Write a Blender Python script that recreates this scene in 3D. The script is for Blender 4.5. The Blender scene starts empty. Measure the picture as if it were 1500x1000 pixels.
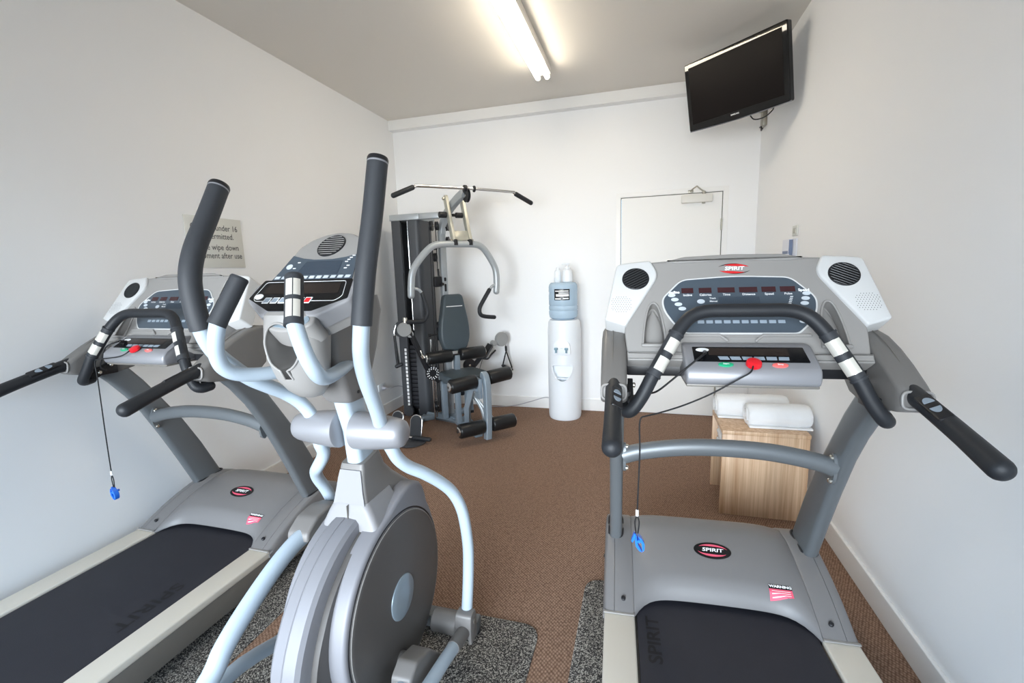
import bpy, bmesh, math, random
from mathutils import Vector, Matrix
random.seed(7)
PI = math.pi
scene = bpy.context.scene
COL = scene.collection

# ------------------------------------------------------------------ materials
def s2l(c):
    return tuple(((v/255)/12.92 if v/255 <= 0.04045 else ((v/255+0.055)/1.055)**2.4) for v in c)

MATS = {}
def mat(name, rgb, rough=0.5, metal=0.0, bump=0.0, bscale=200.0, var=0.0, vscale=8.0, spec=0.5, coat=0.0, emit=None, estr=0.0, trans=0.0, ior=1.45):
    if name in MATS: return MATS[name]
    m = bpy.data.materials.new(name); m.use_nodes = True
    nt = m.node_tree; b = nt.nodes['Principled BSDF']
    c = s2l(rgb) + (1,)
    b.inputs['Base Color'].default_value = c
    b.inputs['Roughness'].default_value = rough
    b.inputs['Metallic'].default_value = metal
    b.inputs['Specular IOR Level'].default_value = spec
    b.inputs['Coat Weight'].default_value = coat
    b.inputs['Transmission Weight'].default_value = trans
    b.inputs['IOR'].default_value = ior
    if emit:
        b.inputs['Emission Color'].default_value = s2l(emit) + (1,)
        b.inputs['Emission Strength'].default_value = estr
    tc = nt.nodes.new('ShaderNodeTexCoord')
    if var > 0:
        n = nt.nodes.new('ShaderNodeTexNoise'); n.inputs['Scale'].default_value = vscale; n.inputs['Detail'].default_value = 4
        nt.links.new(tc.outputs['Object'], n.inputs['Vector'])
        mx = nt.nodes.new('ShaderNodeMix'); mx.data_type = 'RGBA'; mx.blend_type = 'MIX'
        mx.inputs[6].default_value = tuple(v*(1-var) for v in c[:3]) + (1,)
        mx.inputs[7].default_value = tuple(min(1, v*(1+var)) for v in c[:3]) + (1,)
        nt.links.new(n.outputs['Fac'], mx.inputs[0])
        nt.links.new(mx.outputs[2], b.inputs['Base Color'])
    if bump > 0:
        n2 = nt.nodes.new('ShaderNodeTexNoise'); n2.inputs['Scale'].default_value = bscale; n2.inputs['Detail'].default_value = 3
        nt.links.new(tc.outputs['Object'], n2.inputs['Vector'])
        bp = nt.nodes.new('ShaderNodeBump'); bp.inputs['Strength'].default_value = bump; bp.inputs['Distance'].default_value = 0.002
        nt.links.new(n2.outputs['Fac'], bp.inputs['Height']); nt.links.new(bp.outputs['Normal'], b.inputs['Normal'])
    MATS[name] = m
    return m

WALL = mat('wall_paint', (243, 243, 243), 0.7, bump=0.05, bscale=90, var=0.01, vscale=1.5)
CEIL = mat('ceiling_paint', (225, 220, 212), 0.85, bump=0.05, bscale=120, var=0.01, vscale=1.5)
TRIM = mat('trim_gloss_paint', (240, 239, 237), 0.35, bump=0.02, bscale=60)
DOORM = mat('door_paint', (240, 239, 236), 0.45, bump=0.02, bscale=50)
GAP = mat('door_gap_shadow_line', (120, 118, 108), 0.9, bump=0.02)
TGREY = mat('moulded_grey_plastic', (150, 147, 144), 0.42, bump=0.10, bscale=900, var=0.02, vscale=5)
HOODM = mat('hood_grey_plastic', (121, 119, 119), 0.40, bump=0.12, bscale=900, var=0.02, vscale=4)
ARMM = mat('arm_cover_grey_plastic', (114, 111, 108), 0.42, bump=0.10, bscale=900, var=0.02)
WING = mat('light_silver_plastic', (208, 208, 207), 0.38, bump=0.03, bscale=700)
SILVER = mat('silver_paint', (152, 152, 156), 0.42, metal=0.35, bump=0.02, bscale=600)
POST = mat('grey_metal_paint', (110, 114, 117), 0.38, metal=0.35, bump=0.05, bscale=800, var=0.03, vscale=6)
FRAMED = mat('taupe_frame_paint', (122, 118, 112), 0.45, metal=0.2, bump=0.03, bscale=600)
CREAM = mat('cream_rail_plastic', (226, 220, 208), 0.45, bump=0.06, bscale=800, var=0.015)
BELT = mat('belt_rubber', (38, 38, 46), 0.62, bump=0.35, bscale=450, var=0.10, vscale=14)
BELTTXT = mat('belt_print', (11, 11, 15), 0.55, bump=0.1)
BLACK = mat('black_plastic', (30, 30, 33), 0.38, bump=0.04, bscale=700)
RUBBER = mat('black_grip_rubber', (36, 38, 42), 0.48, bump=0.18, bscale=1200, var=0.05)
FOAM = mat('charcoal_foam', (52, 54, 58), 0.55, bump=0.25, bscale=1100, var=0.05, vscale=20)
SLATE = mat('slate_blue_overlay', (72, 82, 92), 0.35, bump=0.02)
SLATE2 = mat('slate_blue_matrix', (52, 62, 74), 0.4, bump=0.02)
DISPB = mat('black_display_overlay', (16, 17, 20), 0.25, bump=0.01)
DISPR = mat('dark_red_display_window', (62, 34, 38), 0.25, bump=0.01)
DISPBR = mat('dark_brown_display_window', (44, 36, 33), 0.25, bump=0.01)
BTN = mat('pale_button_print', (205, 212, 218), 0.4, bump=0.01)
BTNG = mat('steel_blue_button_print', (148, 160, 172), 0.4, bump=0.01)
WHITEP = mat('white_print', (245, 245, 245), 0.5, bump=0.01)
REDP = mat('red_print', (215, 40, 45), 0.4, bump=0.01)
PINKP = mat('pink_red_label', (232, 92, 118), 0.5, bump=0.01)
STOPP = mat('salmon_stop_button', (240, 112, 108), 0.4, bump=0.01)
GREENP = mat('green_start_button', (40, 165, 120), 0.4, bump=0.01)
REDKEY = mat('red_key_plastic', (225, 30, 42), 0.28, bump=0.01)
BLUEC = mat('blue_clip_plastic', (35, 115, 230), 0.28, bump=0.02, coat=0.3)
CHROME = mat('chrome', (225, 225, 225), 0.12, metal=1.0, bump=0.005)
STEEL = mat('steel_sensor_plate', (226, 222, 212), 0.3, metal=0.35, bump=0.01)
BOLT = mat('zinc_bolt', (205, 200, 190), 0.25, metal=0.9, bump=0.01)
TUBEW = mat('pale_white_tube_paint', (176, 190, 202), 0.4, bump=0.03, bscale=500, coat=0.2)
EGREY = mat('elliptical_grey_shell', (122, 119, 117), 0.45, metal=0.1, bump=0.10, bscale=900, var=0.02, vscale=5)
ELIGHT = mat('elliptical_silver_shell', (134, 134, 139), 0.52, metal=0.15, bump=0.05, bscale=800)
ECREAM = mat('elliptical_light_shell', (142, 141, 143), 0.5, bump=0.05, bscale=800)
EDISC = mat('dark_grey_disc_plastic', (94, 91, 89), 0.40, metal=0.1, bump=0.08, bscale=900, var=0.02)
EHUB = mat('blue_silver_hub', (160, 176, 188), 0.3, metal=0.4, bump=0.01)
LENS = mat('dark_vent_plastic', (20, 20, 22), 0.4, bump=0.02)
VSLAT = mat('vent_slat_plastic', (58, 60, 62), 0.35, bump=0.02)
GYMS = mat('gym_silver_paint', (172, 177, 180), 0.35, metal=0.3, bump=0.04, bscale=500)
GYMB = mat('gym_blue_grey_paint', (140, 152, 162), 0.38, metal=0.35, bump=0.04, bscale=500)
GYMC = mat('gym_champagne_paint', (182, 180, 168), 0.35, metal=0.35, bump=0.03)
SHROUD = mat('weight_shroud_metal', (66, 68, 72), 0.45, bump=0.06, bscale=600, var=0.03)
PLATE = mat('cast_weight_plate', (40, 40, 44), 0.5, bump=0.1, bscale=300)
VINYL = mat('charcoal_vinyl', (68, 78, 84), 0.4, bump=0.15, bscale=500, var=0.03)
ROLL = mat('black_roller_vinyl', (24, 24, 25), 0.36, bump=0.1, bscale=400)
PULLG = mat('grey_pulley_plastic', (152, 152, 150), 0.4, bump=0.04)
COOL = mat('cooler_white_plastic', (235, 239, 243), 0.35, bump=0.03, bscale=500)
COOLS = mat('cooler_recess_plastic', (222, 227, 232), 0.4, bump=0.02)
TAPB = mat('tap_blue_grey', (120, 150, 165), 0.35, bump=0.01)
TVB = mat('tv_gloss_black', (14, 14, 15), 0.035, spec=0.5)
SCREEN = mat('tv_dark_screen', (24, 20, 20), 0.35, bump=0.002, spec=0.12)
SIGNM = mat('sign_warm_grey', (216, 216, 209), 0.5, bump=0.02)
SIGNT = mat('sign_dark_grey_ink', (82, 82, 82), 0.6, bump=0.01)
TOWEL = mat('white_terry', (232, 232, 232), 0.95, bump=1.0, bscale=420, var=0.02, vscale=40)
GREYCABLE = mat('pale_grey_cable', (178, 176, 184), 0.5, bump=0.01)
CABLE = mat('black_cable', (26, 26, 28), 0.5, bump=0.02)
TUBEE = mat('fluorescent_glow', (255, 250, 240), 0.4, emit=(255, 244, 224), estr=20.0, bump=0.01)
FIXT = mat('fixture_enamel', (225, 222, 215), 0.4, bump=0.02)
PAPER = mat('leaflet_paper', (226, 228, 236), 0.6, bump=0.02)
LEAFB = mat('leaflet_blue_grey', (120, 132, 158), 0.5, bump=0.02)
NICKEL = mat('brushed_nickel', (176, 172, 160), 0.35, metal=0.7, bump=0.03)

def bottle_material():
    m = bpy.data.materials.new('water_bottle_blue'); m.use_nodes = True
    nt = m.node_tree; b = nt.nodes['Principled BSDF']
    b.inputs['Base Color'].default_value = s2l((205, 226, 242)) + (1,)
    b.inputs['Roughness'].default_value = 0.08
    b.inputs['Transmission Weight'].default_value = 0.35
    b.inputs['IOR'].default_value = 1.2
    n = nt.nodes.new('ShaderNodeTexNoise'); n.inputs['Scale'].default_value = 30
    bp = nt.nodes.new('ShaderNodeBump'); bp.inputs['Strength'].default_value = 0.05
    nt.links.new(n.outputs['Fac'], bp.inputs['Height']); nt.links.new(bp.outputs['Normal'], b.inputs['Normal'])
    return m
BOTTLE = bottle_material()

def carpet_material():
    m = bpy.data.materials.new('brown_loop_carpet'); m.use_nodes = True
    nt = m.node_tree; L = nt.links; b = nt.nodes['Principled BSDF']
    b.inputs['Roughness'].default_value = 0.95; b.inputs['Specular IOR Level'].default_value = 0.15
    tc = nt.nodes.new('ShaderNodeTexCoord')
    mp = nt.nodes.new('ShaderNodeMapping'); mp.inputs['Rotation'].default_value = (0, 0, math.radians(32)); mp.inputs['Scale'].default_value = (1, 0.72, 1)
    L.new(tc.outputs['Object'], mp.inputs['Vector'])
    v = nt.nodes.new('ShaderNodeTexVoronoi'); v.inputs['Scale'].default_value = 105; v.inputs['Randomness'].default_value = 0.28
    L.new(mp.outputs['Vector'], v.inputs['Vector'])
    r = nt.nodes.new('ShaderNodeValToRGB'); r.color_ramp.elements[0].position = 0.12; r.color_ramp.elements[1].position = 0.62
    r.color_ramp.elements[0].color = s2l((172, 142, 122)) + (1,); r.color_ramp.elements[1].color = s2l((116, 90, 74)) + (1,)
    L.new(v.outputs['Distance'], r.inputs['Fac'])
    n = nt.nodes.new('ShaderNodeTexNoise'); n.inputs['Scale'].default_value = 60; n.inputs['Detail'].default_value = 5
    L.new(tc.outputs['Object'], n.inputs['Vector'])
    r2 = nt.nodes.new('ShaderNodeValToRGB'); r2.color_ramp.elements[0].color = (0.72, 0.72, 0.72, 1); r2.color_ramp.elements[1].color = (1.2, 1.2, 1.2, 1)
    L.new(n.outputs['Fac'], r2.inputs['Fac'])
    mx = nt.nodes.new('ShaderNodeMix'); mx.data_type = 'RGBA'; mx.blend_type = 'MULTIPLY'; mx.inputs[0].default_value = 1
    L.new(r.outputs['Color'], mx.inputs[6]); L.new(r2.outputs['Color'], mx.inputs[7]); L.new(mx.outputs[2], b.inputs['Base Color'])
    bp = nt.nodes.new('ShaderNodeBump'); bp.inputs['Strength'].default_value = 0.6; bp.inputs['Distance'].default_value = 0.003; bp.invert = True
    L.new(v.outputs['Distance'], bp.inputs['Height']); L.new(bp.outputs['Normal'], b.inputs['Normal'])
    return m
CARPET = carpet_material()

def speckle_material(name, dark, mid, light, seed):
    m = bpy.data.materials.new(name); m.use_nodes = True
    nt = m.node_tree; L = nt.links; b = nt.nodes['Principled BSDF']
    b.inputs['Roughness'].default_value = 0.9; b.inputs['Specular IOR Level'].default_value = 0.2
    tc = nt.nodes.new('ShaderNodeTexCoord')
    mp = nt.nodes.new('ShaderNodeMapping'); mp.inputs['Location'].default_value = (seed, seed*2.3, 0)
    L.new(tc.outputs['Object'], mp.inputs['Vector'])
    v = nt.nodes.new('ShaderNodeTexVoronoi'); v.inputs['Scale'].default_value = 290
    L.new(mp.outputs['Vector'], v.inputs['Vector'])
    sp = nt.nodes.new('ShaderNodeSeparateColor'); L.new(v.outputs['Color'], sp.inputs['Color'])
    r = nt.nodes.new('ShaderNodeValToRGB'); r.color_ramp.interpolation = 'CONSTANT'
    e = r.color_ramp.elements; e[0].position = 0; e[0].color = s2l(dark) + (1,)
    e[1].position = 0.42; e[1].color = s2l(mid) + (1,)
    e2 = e.new(0.72); e2.color = s2l(light) + (1,)
    L.new(sp.outputs[0], r.inputs['Fac']); L.new(r.outputs['Color'], b.inputs['Base Color'])
    bp = nt.nodes.new('ShaderNodeBump'); bp.inputs['Strength'].default_value = 0.5; bp.inputs['Distance'].default_value = 0.002
    L.new(v.outputs['Distance'], bp.inputs['Height']); L.new(bp.outputs['Normal'], b.inputs['Normal'])
    return m
MATM = speckle_material('speckled_rubber_mat', (58, 56, 56), (112, 109, 105), (182, 178, 170), 1.0)

def wood_material():
    m = bpy.data.materials.new('light_oak_laminate'); m.use_nodes = True
    nt = m.node_tree; L = nt.links; b = nt.nodes['Principled BSDF']
    b.inputs['Roughness'].default_value = 0.45
    tc = nt.nodes.new('ShaderNodeTexCoord')
    mp = nt.nodes.new('ShaderNodeMapping'); mp.inputs['Scale'].default_value = (55, 55, 1.3)
    L.new(tc.outputs['Object'], mp.inputs['Vector'])
    n = nt.nodes.new('ShaderNodeTexNoise'); n.inputs['Scale'].default_value = 1.0; n.inputs['Detail'].default_value = 6; n.inputs['Roughness'].default_value = 0.65
    L.new(mp.outputs['Vector'], n.inputs['Vector'])
    r = nt.nodes.new('ShaderNodeValToRGB'); e = r.color_ramp.elements
    e[0].position = 0.3; e[0].color = s2l((178, 138, 102)) + (1,); e[1].position = 0.68; e[1].color = s2l((222, 192, 160)) + (1,)
    L.new(n.outputs['Fac'], r.inputs['Fac']); L.new(r.outputs['Color'], b.inputs['Base Color'])
    bp = nt.nodes.new('ShaderNodeBump'); bp.inputs['Strength'].default_value = 0.05
    L.new(n.outputs['Fac'], bp.inputs['Height']); L.new(bp.outputs['Normal'], b.inputs['Normal'])
    return m
WOOD = wood_material()

# ------------------------------------------------------------------ mesh helpers
def new(): return bmesh.new()

def link(name, me, m, parent=None):
    o = bpy.data.objects.new(name, me); COL.objects.link(o)
    if m: me.materials.append(m)
    if parent: o.parent = parent
    return o

def obj(name, bm, m, parent=None, smooth=True, ang=40):
    bmesh.ops.recalc_face_normals(bm, faces=bm.faces)
    me = bpy.data.meshes.new(name); bm.to_mesh(me); bm.free()
    if smooth:
        for p in me.polygons: p.use_smooth = True
        me.set_sharp_from_angle(angle=math.radians(ang))
    return link(name, me, m, parent)

def empty(name, loc, rz=0.0):
    o = bpy.data.objects.new(name, None); COL.objects.link(o)
    o.location = loc; o.rotation_euler = (0, 0, rz); o.empty_display_size = 0.1
    return o

def tag(o, label, cat, group=None):
    o['label'] = label; o['category'] = cat
    if group: o['group'] = group
    return o

def struct(name, bm, m, parent=None, smooth=False):
    o = obj(name, bm, m, parent, smooth)
    if parent is None: o['kind'] = 'structure'
    return o

def box(bm, x0, x1, y0, y1, z0, z1, bev=0.0, seg=2):
    vs = [bm.verts.new((x, y, z)) for x in (x0, x1) for y in (y0, y1) for z in (z0, z1)]
    idx = [(0,1,3,2),(4,6,7,5),(0,4,5,1),(2,3,7,6),(0,2,6,4),(1,5,7,3)]
    fs = [bm.faces.new([vs[i] for i in f]) for f in idx]
    if bev > 0:
        es = list({e for f in fs for e in f.edges})
        bmesh.ops.bevel(bm, geom=es, offset=bev, segments=seg, affect='EDGES', profile=0.5)
    return vs

def catmull(pts, n=8):
    P = [Vector(p) for p in pts]
    if len(P) < 3: return P
    out = []
    E = [P[0]*2 - P[1]] + P + [P[-1]*2 - P[-2]]
    for i in range(1, len(E)-2):
        p0, p1, p2, p3 = E[i-1:i+3]
        for k in range(n):
            t = k/n
            out.append(0.5*((2*p1) + (p2-p0)*t + (2*p0-5*p1+4*p2-p3)*t*t + (3*p1-p0-3*p2+p3)*t**3))
    out.append(P[-1])
    return out

def tube(bm, pts, r, seg=16, smooth=8, cap='round', oval=None, ref=None):
    """sweep an ellipse (r or r list / oval=(rx,ry)) along a path"""
    P = catmull(pts, smooth) if smooth else [Vector(p) for p in pts]
    n = len(P)
    if isinstance(r, (list, tuple)):
        m = len(r)
        R = []
        for i in range(n):
            t = i/(n-1)*(m-1); k = min(int(t), m-2); f = t-k
            R.append(r[k]*(1-f)+r[k+1]*f)
    else: R = [r]*n
    T = []
    for i in range(n):
        d = (P[min(i+1, n-1)] - P[max(i-1, 0)])
        T.append(d.normalized())
    up = Vector(ref) if ref else (Vector((0,0,1)) if abs(T[0].z) < 0.9 else Vector((1,0,0)))
    u = (up - T[0]*up.dot(T[0])).normalized()
    rings = []
    stations = []
    if cap == 'round':
        for a in (80, 60, 40, 20):
            stations.append((P[0] - T[0]*R[0]*0.9*math.sin(math.radians(a)), T[0], R[0]*math.cos(math.radians(a))))
    for i in range(n): stations.append((P[i], T[i], R[i]))
    if cap == 'round':
        for a in (20, 40, 60, 80):
            stations.append((P[-1] + T[-1]*R[-1]*0.9*math.sin(math.radians(a)), T[-1], R[-1]*math.cos(math.radians(a))))
    for (p, t, rr) in stations:
        u = (u - t*u.dot(t)).normalized(); w = t.cross(u)
        ox, oy = oval if oval else (1, 1)
        rings.append([bm.verts.new(p + u*(math.cos(2*PI*k/seg)*rr*ox) + w*(math.sin(2*PI*k/seg)*rr*oy)) for k in range(seg)])
    for a, b in zip(rings[:-1], rings[1:]):
        for k in range(seg):
            bm.faces.new((a[k], a[(k+1) % seg], b[(k+1) % seg], b[k]))
    bm.faces.new(rings[0][::-1]); bm.faces.new(rings[-1])

def cyl(bm, a, b, r, seg=20, r2=None, bev=0.0):
    a = Vector(a); b = Vector(b)
    r2 = r if r2 is None else r2
    t = (b-a).normalized(); L = (b-a).length
    prof = [(0, r-bev), (bev, r), (L-bev, r2), (L, r2-bev)] if bev > 0 else [(0, r), (L, r2)]
    lathe(bm, prof, a, t, seg)

def lathe(bm, prof, origin, axis, seg=24, ref=None, arc=None):
    """prof: list of (along, radius) closed at the ends with caps"""
    o = Vector(origin); t = Vector(axis).normalized()
    up = Vector(ref) if ref else (Vector((0,0,1)) if abs(t.z) < 0.9 else Vector((1,0,0)))
    u = (up - t*up.dot(t)).normalized(); w = t.cross(u)
    rings = []
    for (h, r) in prof:
        r = max(r, 1e-4)
        rings.append([bm.verts.new(o + t*h + u*(math.cos(2*PI*k/seg)*r) + w*(math.sin(2*PI*k/seg)*r)) for k in range(seg)])
    for a, b in zip(rings[:-1], rings[1:]):
        for k in range(seg):
            bm.faces.new((a[k], a[(k+1) % seg], b[(k+1) % seg], b[k]))
    bm.faces.new(rings[0][::-1]); bm.faces.new(rings[-1])

def rounded(poly, r, n=5):
    """round the corners of a 2-D polygon; r scalar or per-vertex list"""
    out = []; N = len(poly)
    for i in range(N):
        p = Vector(poly[i]); a = Vector(poly[i-1]); b = Vector(poly[(i+1) % N])
        rr = r[i] if isinstance(r, (list, tuple)) else r
        da = (a-p); db = (b-p)
        l = min(rr, da.length*0.49, db.length*0.49)
        if l < 1e-5: out.append((p.x, p.y)); continue
        s = p + da.normalized()*l; e = p + db.normalized()*l
        for k in range(n+1):
            t = k/n
            q = s*(1-t)**2 + p*2*t*(1-t) + e*t*t
            out.append((q.x, q.y))
    return out

def ellipse(cx, cy, rx, ry, n=32, rot=0):
    c, s = math.cos(rot), math.sin(rot)
    return [(cx + c*rx*math.cos(2*PI*k/n) - s*ry*math.sin(2*PI*k/n), cy + s*rx*math.cos(2*PI*k/n) + c*ry*math.sin(2*PI*k/n)) for k in range(n)]

def prism(bm, poly, o, ax, ay, d0, d1, bev=0.0, bseg=2):
    """2-D polygon in the plane (o; ax, ay) extruded along n = ax x ay from d0 to d1; front rim (d1) bevelled"""
    o = Vector(o); ax = Vector(ax).normalized(); ay = Vector(ay).normalized(); n = ax.cross(ay)
    A = [bm.verts.new(o + ax*x + ay*y + n*d0) for x, y in poly]
    levels = [A]
    if bev > 0:
        # inset along polygon normals
        N = len(poly)
        area = sum(poly[i][0]*poly[(i+1) % N][1] - poly[(i+1) % N][0]*poly[i][1] for i in range(N))
        sg = 1 if area > 0 else -1
        nor = []
        for i in range(N):
            e1 = Vector(poly[i]) - Vector(poly[i-1]); e2 = Vector(poly[(i+1) % N]) - Vector(poly[i])
            n1 = Vector((-e1.y, e1.x)); n2 = Vector((-e2.y, e2.x))
            if n1.length > 1e-9: n1.normalize()
            if n2.length > 1e-9: n2.normalize()
            v = n1 + n2
            v = v.normalized()*sg if v.length > 1e-6 else Vector((0, 0))
            nor.append(v)
        for k in range(bseg+1):
            a = k/bseg*PI/2
            ins = bev*(1-math.cos(a)); up = bev*math.sin(a)
            dd = d1 - (bev - up)*(1 if d1 > d0 else -1)
            levels.append([bm.verts.new(o + ax*(x+nor[i].x*ins) + ay*(y+nor[i].y*ins) + n*dd) for i, (x, y) in enumerate(poly)])
    else:
        levels.append([bm.verts.new(o + ax*x + ay*y + n*d1) for x, y in poly])
    N = len(poly)
    for a, b in zip(levels[:-1], levels[1:]):
        for i in range(N):
            bm.faces.new((a[i], a[(i+1) % N], b[(i+1) % N], b[i]))
    bm.faces.new(levels[0][::-1]); bm.faces.new(levels[-1])

def loft(bm, sections, closed=True, caps=True):
    rings = [[bm.verts.new(p) for p in s] for s in sections]
    n = len(rings[0])
    for a, b in zip(rings[:-1], rings[1:]):
        for k in range(n if closed else n-1):
            bm.faces.new((a[k], a[(k+1) % n], b[(k+1) % n], b[k]))
    if caps and closed:
        bm.faces.new(rings[0][::-1]); bm.faces.new(rings[-1])

def boolean(bm, cutter, op='DIFFERENCE'):
    bmesh.ops.recalc_face_normals(bm, faces=bm.faces); bmesh.ops.recalc_face_normals(cutter, faces=cutter.faces)
    ma = bpy.data.meshes.new('a'); bm.to_mesh(ma); bm.free()
    mb = bpy.data.meshes.new('b'); cutter.to_mesh(mb); cutter.free()
    oa = bpy.data.objects.new('a', ma); ob = bpy.data.objects.new('b', mb)
    COL.objects.link(oa); COL.objects.link(ob)
    md = oa.modifiers.new('d', 'BOOLEAN'); md.operation = op; md.object = ob; md.solver = 'EXACT'
    dg = bpy.context.evaluated_depsgraph_get(); dg.update()
    me = bpy.data.meshes.new_from_object(oa.evaluated_get(dg))
    out = bmesh.new(); out.from_mesh(me)
    for o in (oa, ob): bpy.data.objects.remove(o)
    for d in (ma, mb, me): bpy.data.meshes.remove(d)
    return out

_font_curves = {}
def text_bm(bm, s, size, o, ax, ay, lift=0.0006, align='CENTER', bold=0.0, shear=0.0, xscale=1.0):
    """flat lettering laid on the plane (o; ax, ay)"""
    cu = bpy.data.curves.new('t', 'FONT'); cu.body = s; cu.size = size; cu.align_x = align; cu.align_y = 'CENTER'
    cu.offset = bold; cu.shear = shear; cu.resolution_u = 3
    to = bpy.data.objects.new('t', cu); COL.objects.link(to)
    dg = bpy.context.evaluated_depsgraph_get(); dg.update()
    me = bpy.data.meshes.new_from_object(to.evaluated_get(dg))
    o = Vector(o); ax = Vector(ax).normalized(); ay = Vector(ay).normalized(); n = ax.cross(ay)
    off = len(bm.verts)
    vs = [bm.verts.new(o + ax*(v.co.x*xscale) + ay*v.co.y + n*lift) for v in me.vertices]
    for p in me.polygons:
        try: bm.faces.new([vs[i] for i in p.vertices])
        except ValueError: pass
    bpy.data.objects.remove(to); bpy.data.curves.remove(cu); bpy.data.meshes.remove(me)

def copy_tree(o, parent=None, skip=()):
    c = o.copy(); COL.objects.link(c); c.parent = parent
    for ch in list(o.children):
        if ch.name.split('.')[0] in skip: continue
        copy_tree(ch, c, skip)
    return c

X, Y, Z = Vector((1,0,0)), Vector((0,1,0)), Vector((0,0,1))

# ------------------------------------------------------------------ camera
cam_d = bpy.data.cameras.new('camera'); cam = bpy.data.objects.new('camera', cam_d); COL.objects.link(cam)
cam_d.sensor_width = 36; cam_d.lens = 36*668.11/1500; cam_d.clip_start = 0.02; cam_d.clip_end = 100
CR = [Vector((0.96203389, 0.27126533, -0.03009838)), Vector((-0.01375584, 0.15832997, 0.98729043)), Vector((-0.27258314, 0.94939283, -0.15605028))]
mw = Matrix(((CR[0][0], CR[1][0], -CR[2][0], 0), (CR[0][1], CR[1][1], -CR[2][1], 0), (CR[0][2], CR[1][2], -CR[2][2], 1.4249), (0, 0, 0, 1)))
cam.matrix_world = mw
scene.camera = cam

# ------------------------------------------------------------------ room
XL, XR, YB, YF, H = -2.495, 0.943, 4.470, -1.75, 2.944
T = 0.12
bm = new(); box(bm, XL-T, XR+T, YF-T, YB+T, -0.1, 0); struct('floor', bm, CARPET)
bm = new(); box(bm, XL-T, XR+T, YF-T, YB+T, H, H+0.1); struct('ceiling', bm, CEIL)
bm = new(); box(bm, XL-T, XL, YF-T, YB+T, 0, H); struct('wall_left', bm, WALL)
bm = new(); box(bm, XR, XR+T, YF-T, YB+T, 0, H); struct('wall_right', bm, WALL)
DL, DR, DH = -0.1949, 0.6658, 2.04
bm = new()
box(bm, XL, DL-0.004, YB, YB+T, 0, H); box(bm, DR+0.004, XR, YB, YB+T, 0, H); box(bm, DL-0.004, DR+0.004, YB, YB+T, DH+0.004, H)
struct('wall_back', bm, WALL)
# rear wall behind the camera with a wide sliding window that lets the daylight in
WX0, WX1, WZ0, WZ1 = -2.35, 0.45, 0.12, 2.15
bm = new()
box(bm, XL, WX0, YF-T, YF, 0, H); box(bm, WX1, XR, YF-T, YF, 0, H); box(bm, WX0, WX1, YF-T, YF, WZ1, H); box(bm, WX0, WX1, YF-T, YF, 0, WZ0)
struct('wall_front', bm, WALL)
bm = new()
for x in (WX0, (WX0+WX1)/2-0.025, WX1-0.05): box(bm, x, x+0.05, YF-0.09, YF-0.03, WZ0, WZ1)
for z in (WZ0, WZ1-0.05): box(bm, WX0, WX1, YF-0.088, YF-0.032, z, z+0.05)
struct('window_1', bm, FIXT)
# bulkhead along the head of the back wall
bm = new(); box(bm, XL, XR, 4.386, YB, 2.849, H, 0.002); struct('trim_1', bm, TRIM)
# baseboards
BH, BT = 0.116, 0.015
def base(name, pts):
    bm = new()
    box(bm, *pts, 0, BH, 0.004); struct(name, bm, TRIM)
base('baseboard_left', (XL, XL+BT, YF, YB))
base('baseboard_right', (XR-BT, XR, YF, YB))
bm = new(); box(bm, XL+BT, DL-0.045, YB-BT, YB, 0, BH, 0.004); box(bm, DR+0.045, XR-BT, YB-BT, YB, 0, BH, 0.004); struct('baseboard_back', bm, TRIM)
# door
bm = new(); box(bm, DL+0.002, DR-0.002, YB+0.004, YB+0.042, 0.008, DH-0.002, 0.002); door = struct('door_1', bm, DOORM)
bm = new()
for x in (DL-0.0045, DR+0.0005): box(bm, x, x+0.004, YB+0.004, YB+0.05, 0, DH+0.004)
box(bm, DL, DR, YB+0.004, YB+0.05, DH, DH+0.004)
obj('gap_shade_strip', bm, GAP, door, False)  # grey strips stand in for the shade in the gap round the door
for z in (0.25, 1.76):
    bm = new(); cyl(bm, (DR-0.002, YB-0.004, z-0.05), (DR-0.002, YB-0.004, z+0.05), 0.008, 12, bev=0.002); obj('hinge', bm, NICKEL, door)
bm = new()
box(bm, DL-0.045, DL-0.008, YB-0.004, YB+0.002, 0, DH+0.045, 0.001); box(bm, DR+0.010, DR+0.048, YB-0.004, YB+0.002, 0, DH+0.045, 0.001)
box(bm, DL-0.008, DR+0.010, YB-0.004, YB+0.002, DH+0.008, DH+0.045, 0.001)
struct('trim_2', bm, TRIM)
bm = new(); cyl(bm, (-0.115, YB+0.006, 1.02), (-0.115, YB-0.05, 1.02), 0.012, 16); cyl(bm, (-0.118, YB-0.045, 1.02), (0.0, YB-0.045, 1.02), 0.009, 14, bev=0.003); cyl(bm, (-0.115, YB+0.006, 1.02), (-0.115, YB-0.006, 1.02), 0.026, 24, bev=0.002)
obj('door_handle', bm, NICKEL, door)
# closer
cl = tag(empty('door_closer', (0.455, YB+0.004, 1.99)), 'nickel hydraulic door closer at the top of the white door', 'door closer')
bm = new(); box(bm, -0.13, 0.125, -0.05, 0, -0.033, 0.035, 0.006); obj('closer_body', bm, FIXT, cl)
bm = new(); cyl(bm, (0.055, -0.026, -0.045), (0.055, -0.026, 0.062), 0.014, 16, bev=0.003); obj('spindle', bm, NICKEL, cl)
bm = new(); tube(bm, [(0.055, -0.026, 0.06), (0.03, -0.03, 0.075), (-0.005, -0.035, 0.105)], 0.006, 10, 4); tube(bm, [(-0.005, -0.035, 0.105), (-0.035, -0.03, 0.085), (-0.055, -0.012, 0.068)], 0.006, 10, 4)
box(bm, -0.075, -0.03, -0.014, -0.004, 0.055, 0.078, 0.003); obj('closer_arm', bm, NICKEL, cl)

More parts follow.
